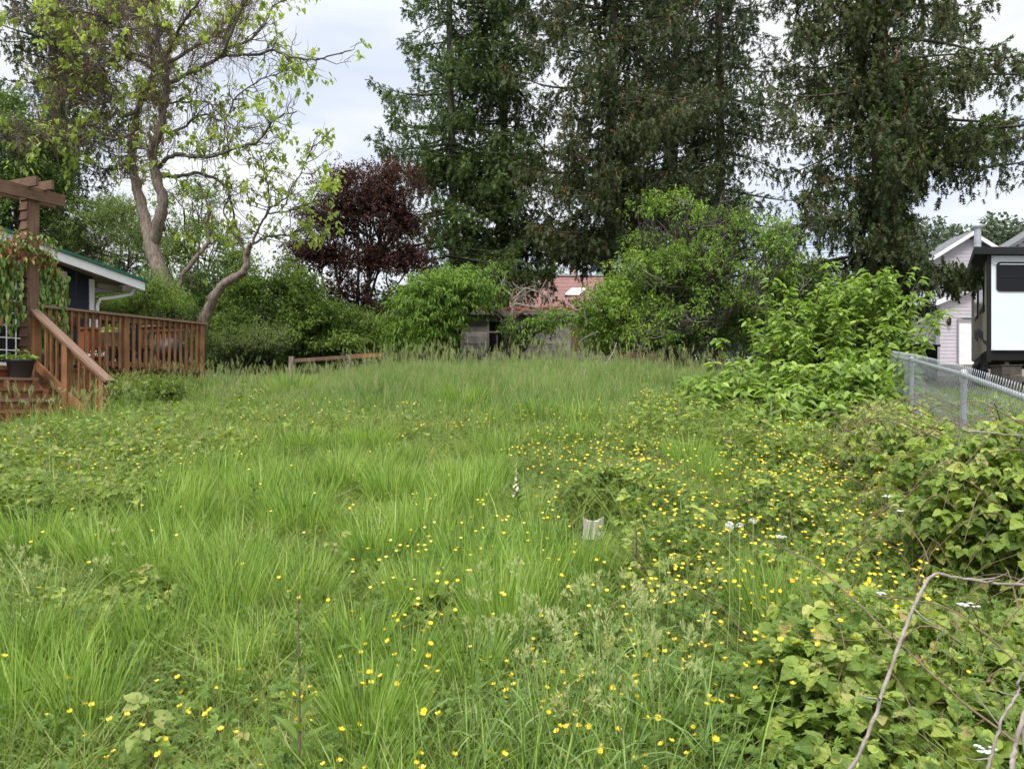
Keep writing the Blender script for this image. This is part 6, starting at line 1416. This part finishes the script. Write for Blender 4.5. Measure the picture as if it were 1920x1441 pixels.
cocksfoot('sparse seeding grass tuft leaning right of the largest tussock', 1235, 2.7, 8, 584, (.5, .85), .12, .2)
cocksfoot('seeding grass clump at the foot of the deck stairs', 150, 10.3, 10, 586, (.4, .65), .3, .2)
cocksfoot('seeding grass clump hiding the bottom newel post of the deck stairs', 215, 10.9, 14, 587, (.4, .65), .3, .2)
cocksfoot('lone seeding grass tuft at the left edge in front of the lush grass', 40, 3.3, 12, 585, (.5, .8), .12)

# ================================================================ LIGHT, SKY, CAMERA
def world():
    w = bpy.data.worlds.new('World'); S.world = w; w.use_nodes = True; nt = w.node_tree; N = nt.nodes; Lk = nt.links; N.clear()
    sky = N.new('ShaderNodeTexSky'); sky.sky_type = 'NISHITA'; sky.sun_disc = False; sky.sun_elevation = R(52); sky.sun_rotation = R(SUNROT); sky.air_density = 1; sky.dust_density = 2
    sk = mixc(nt, 1.0, sky.outputs[0], (.11, .11, .11), 'MULTIPLY')
    tc = N.new('ShaderNodeTexCoord'); mp = N.new('ShaderNodeMapping'); mp.inputs['Scale'].default_value = (1.3, 1.3, 3.6); mp.inputs['Location'].default_value = (3.1, .4, 0); Lk.new(tc.outputs['Generated'], mp.inputs[0])
    f = noise(nt, mp.outputs[0], 1.5, 5, .55, .3); sp = N.new('ShaderNodeSeparateXYZ'); Lk.new(tc.outputs['Generated'], sp.inputs[0])
    cloud = ramp(nt, f, [(.32, (.66, .745, .89)), (.46, (.80, .855, .95)), (.58, (1.0, 1.0, 1.0))])
    up = math_(nt, 'MAXIMUM', sp.outputs[2], 0.0); br = math_(nt, 'MULTIPLY_ADD', math_(nt, 'MAXIMUM', math_(nt, 'SUBTRACT', up, .42), 0), SKYUP); nt.nodes[-1].inputs[2].default_value = SKYLOW
    cmb = N.new('ShaderNodeCombineXYZ'); [Lk.new(br, cmb.inputs[i]) for i in range(3)]
    cl = mixc(nt, 1.0, cloud, cmb.outputs[0], 'MULTIPLY')
    c = mixc(nt, .88, sk, cl); bg = N.new('ShaderNodeBackground'); Lk.new(c, bg.inputs[0]); bg.inputs[1].default_value = 1.0; o = N.new('ShaderNodeOutputWorld'); Lk.new(bg.outputs[0], o.inputs[0])
SUNROT = 200; SKYUP = 3.0; SKYLOW = .63
world()
ld = bpy.data.lights.new('sun', 'SUN'); ld.energy = 1.9; ld.angle = R(18); ld.color = (1, .965, .91); lo = bpy.data.objects.new('sun', ld); COL.objects.link(lo)
# high soft sun from behind the camera, a little to the left
el, azs = R(52), R(SUNROT); dirv = np.array([sin(azs)*cos(el), cos(azs)*cos(el), sin(el)])
import mathutils
lo.rotation_euler = mathutils.Vector(dirv).to_track_quat('Z', 'Y').to_euler()
cd = bpy.data.cameras.new('camera'); co = bpy.data.objects.new('camera', cd); COL.objects.link(co); S.camera = co
co.location = (0, 0, EYE); co.rotation_euler = (R(90), 0, 0); cd.sensor_width = 36; cd.lens = F/1920*36; cd.shift_y = 19.5/1920; cd.clip_start = .05; cd.clip_end = 2000
S.view_settings.view_transform = 'Standard'; S.view_settings.look = 'None'; S.view_settings.exposure = EXPO; S.view_settings.gamma = 1
S.cycles.max_bounces = 6; S.cycles.diffuse_bounces = 3; S.cycles.glossy_bounces = 2; S.cycles.transmission_bounces = 3; S.cycles.transparent_max_bounces = 4
S.cycles.use_adaptive_sampling = True; S.cycles.adaptive_threshold = .02
print('tris', sum(len(o.data.polygons) for o in S.objects if o.type == 'MESH'))
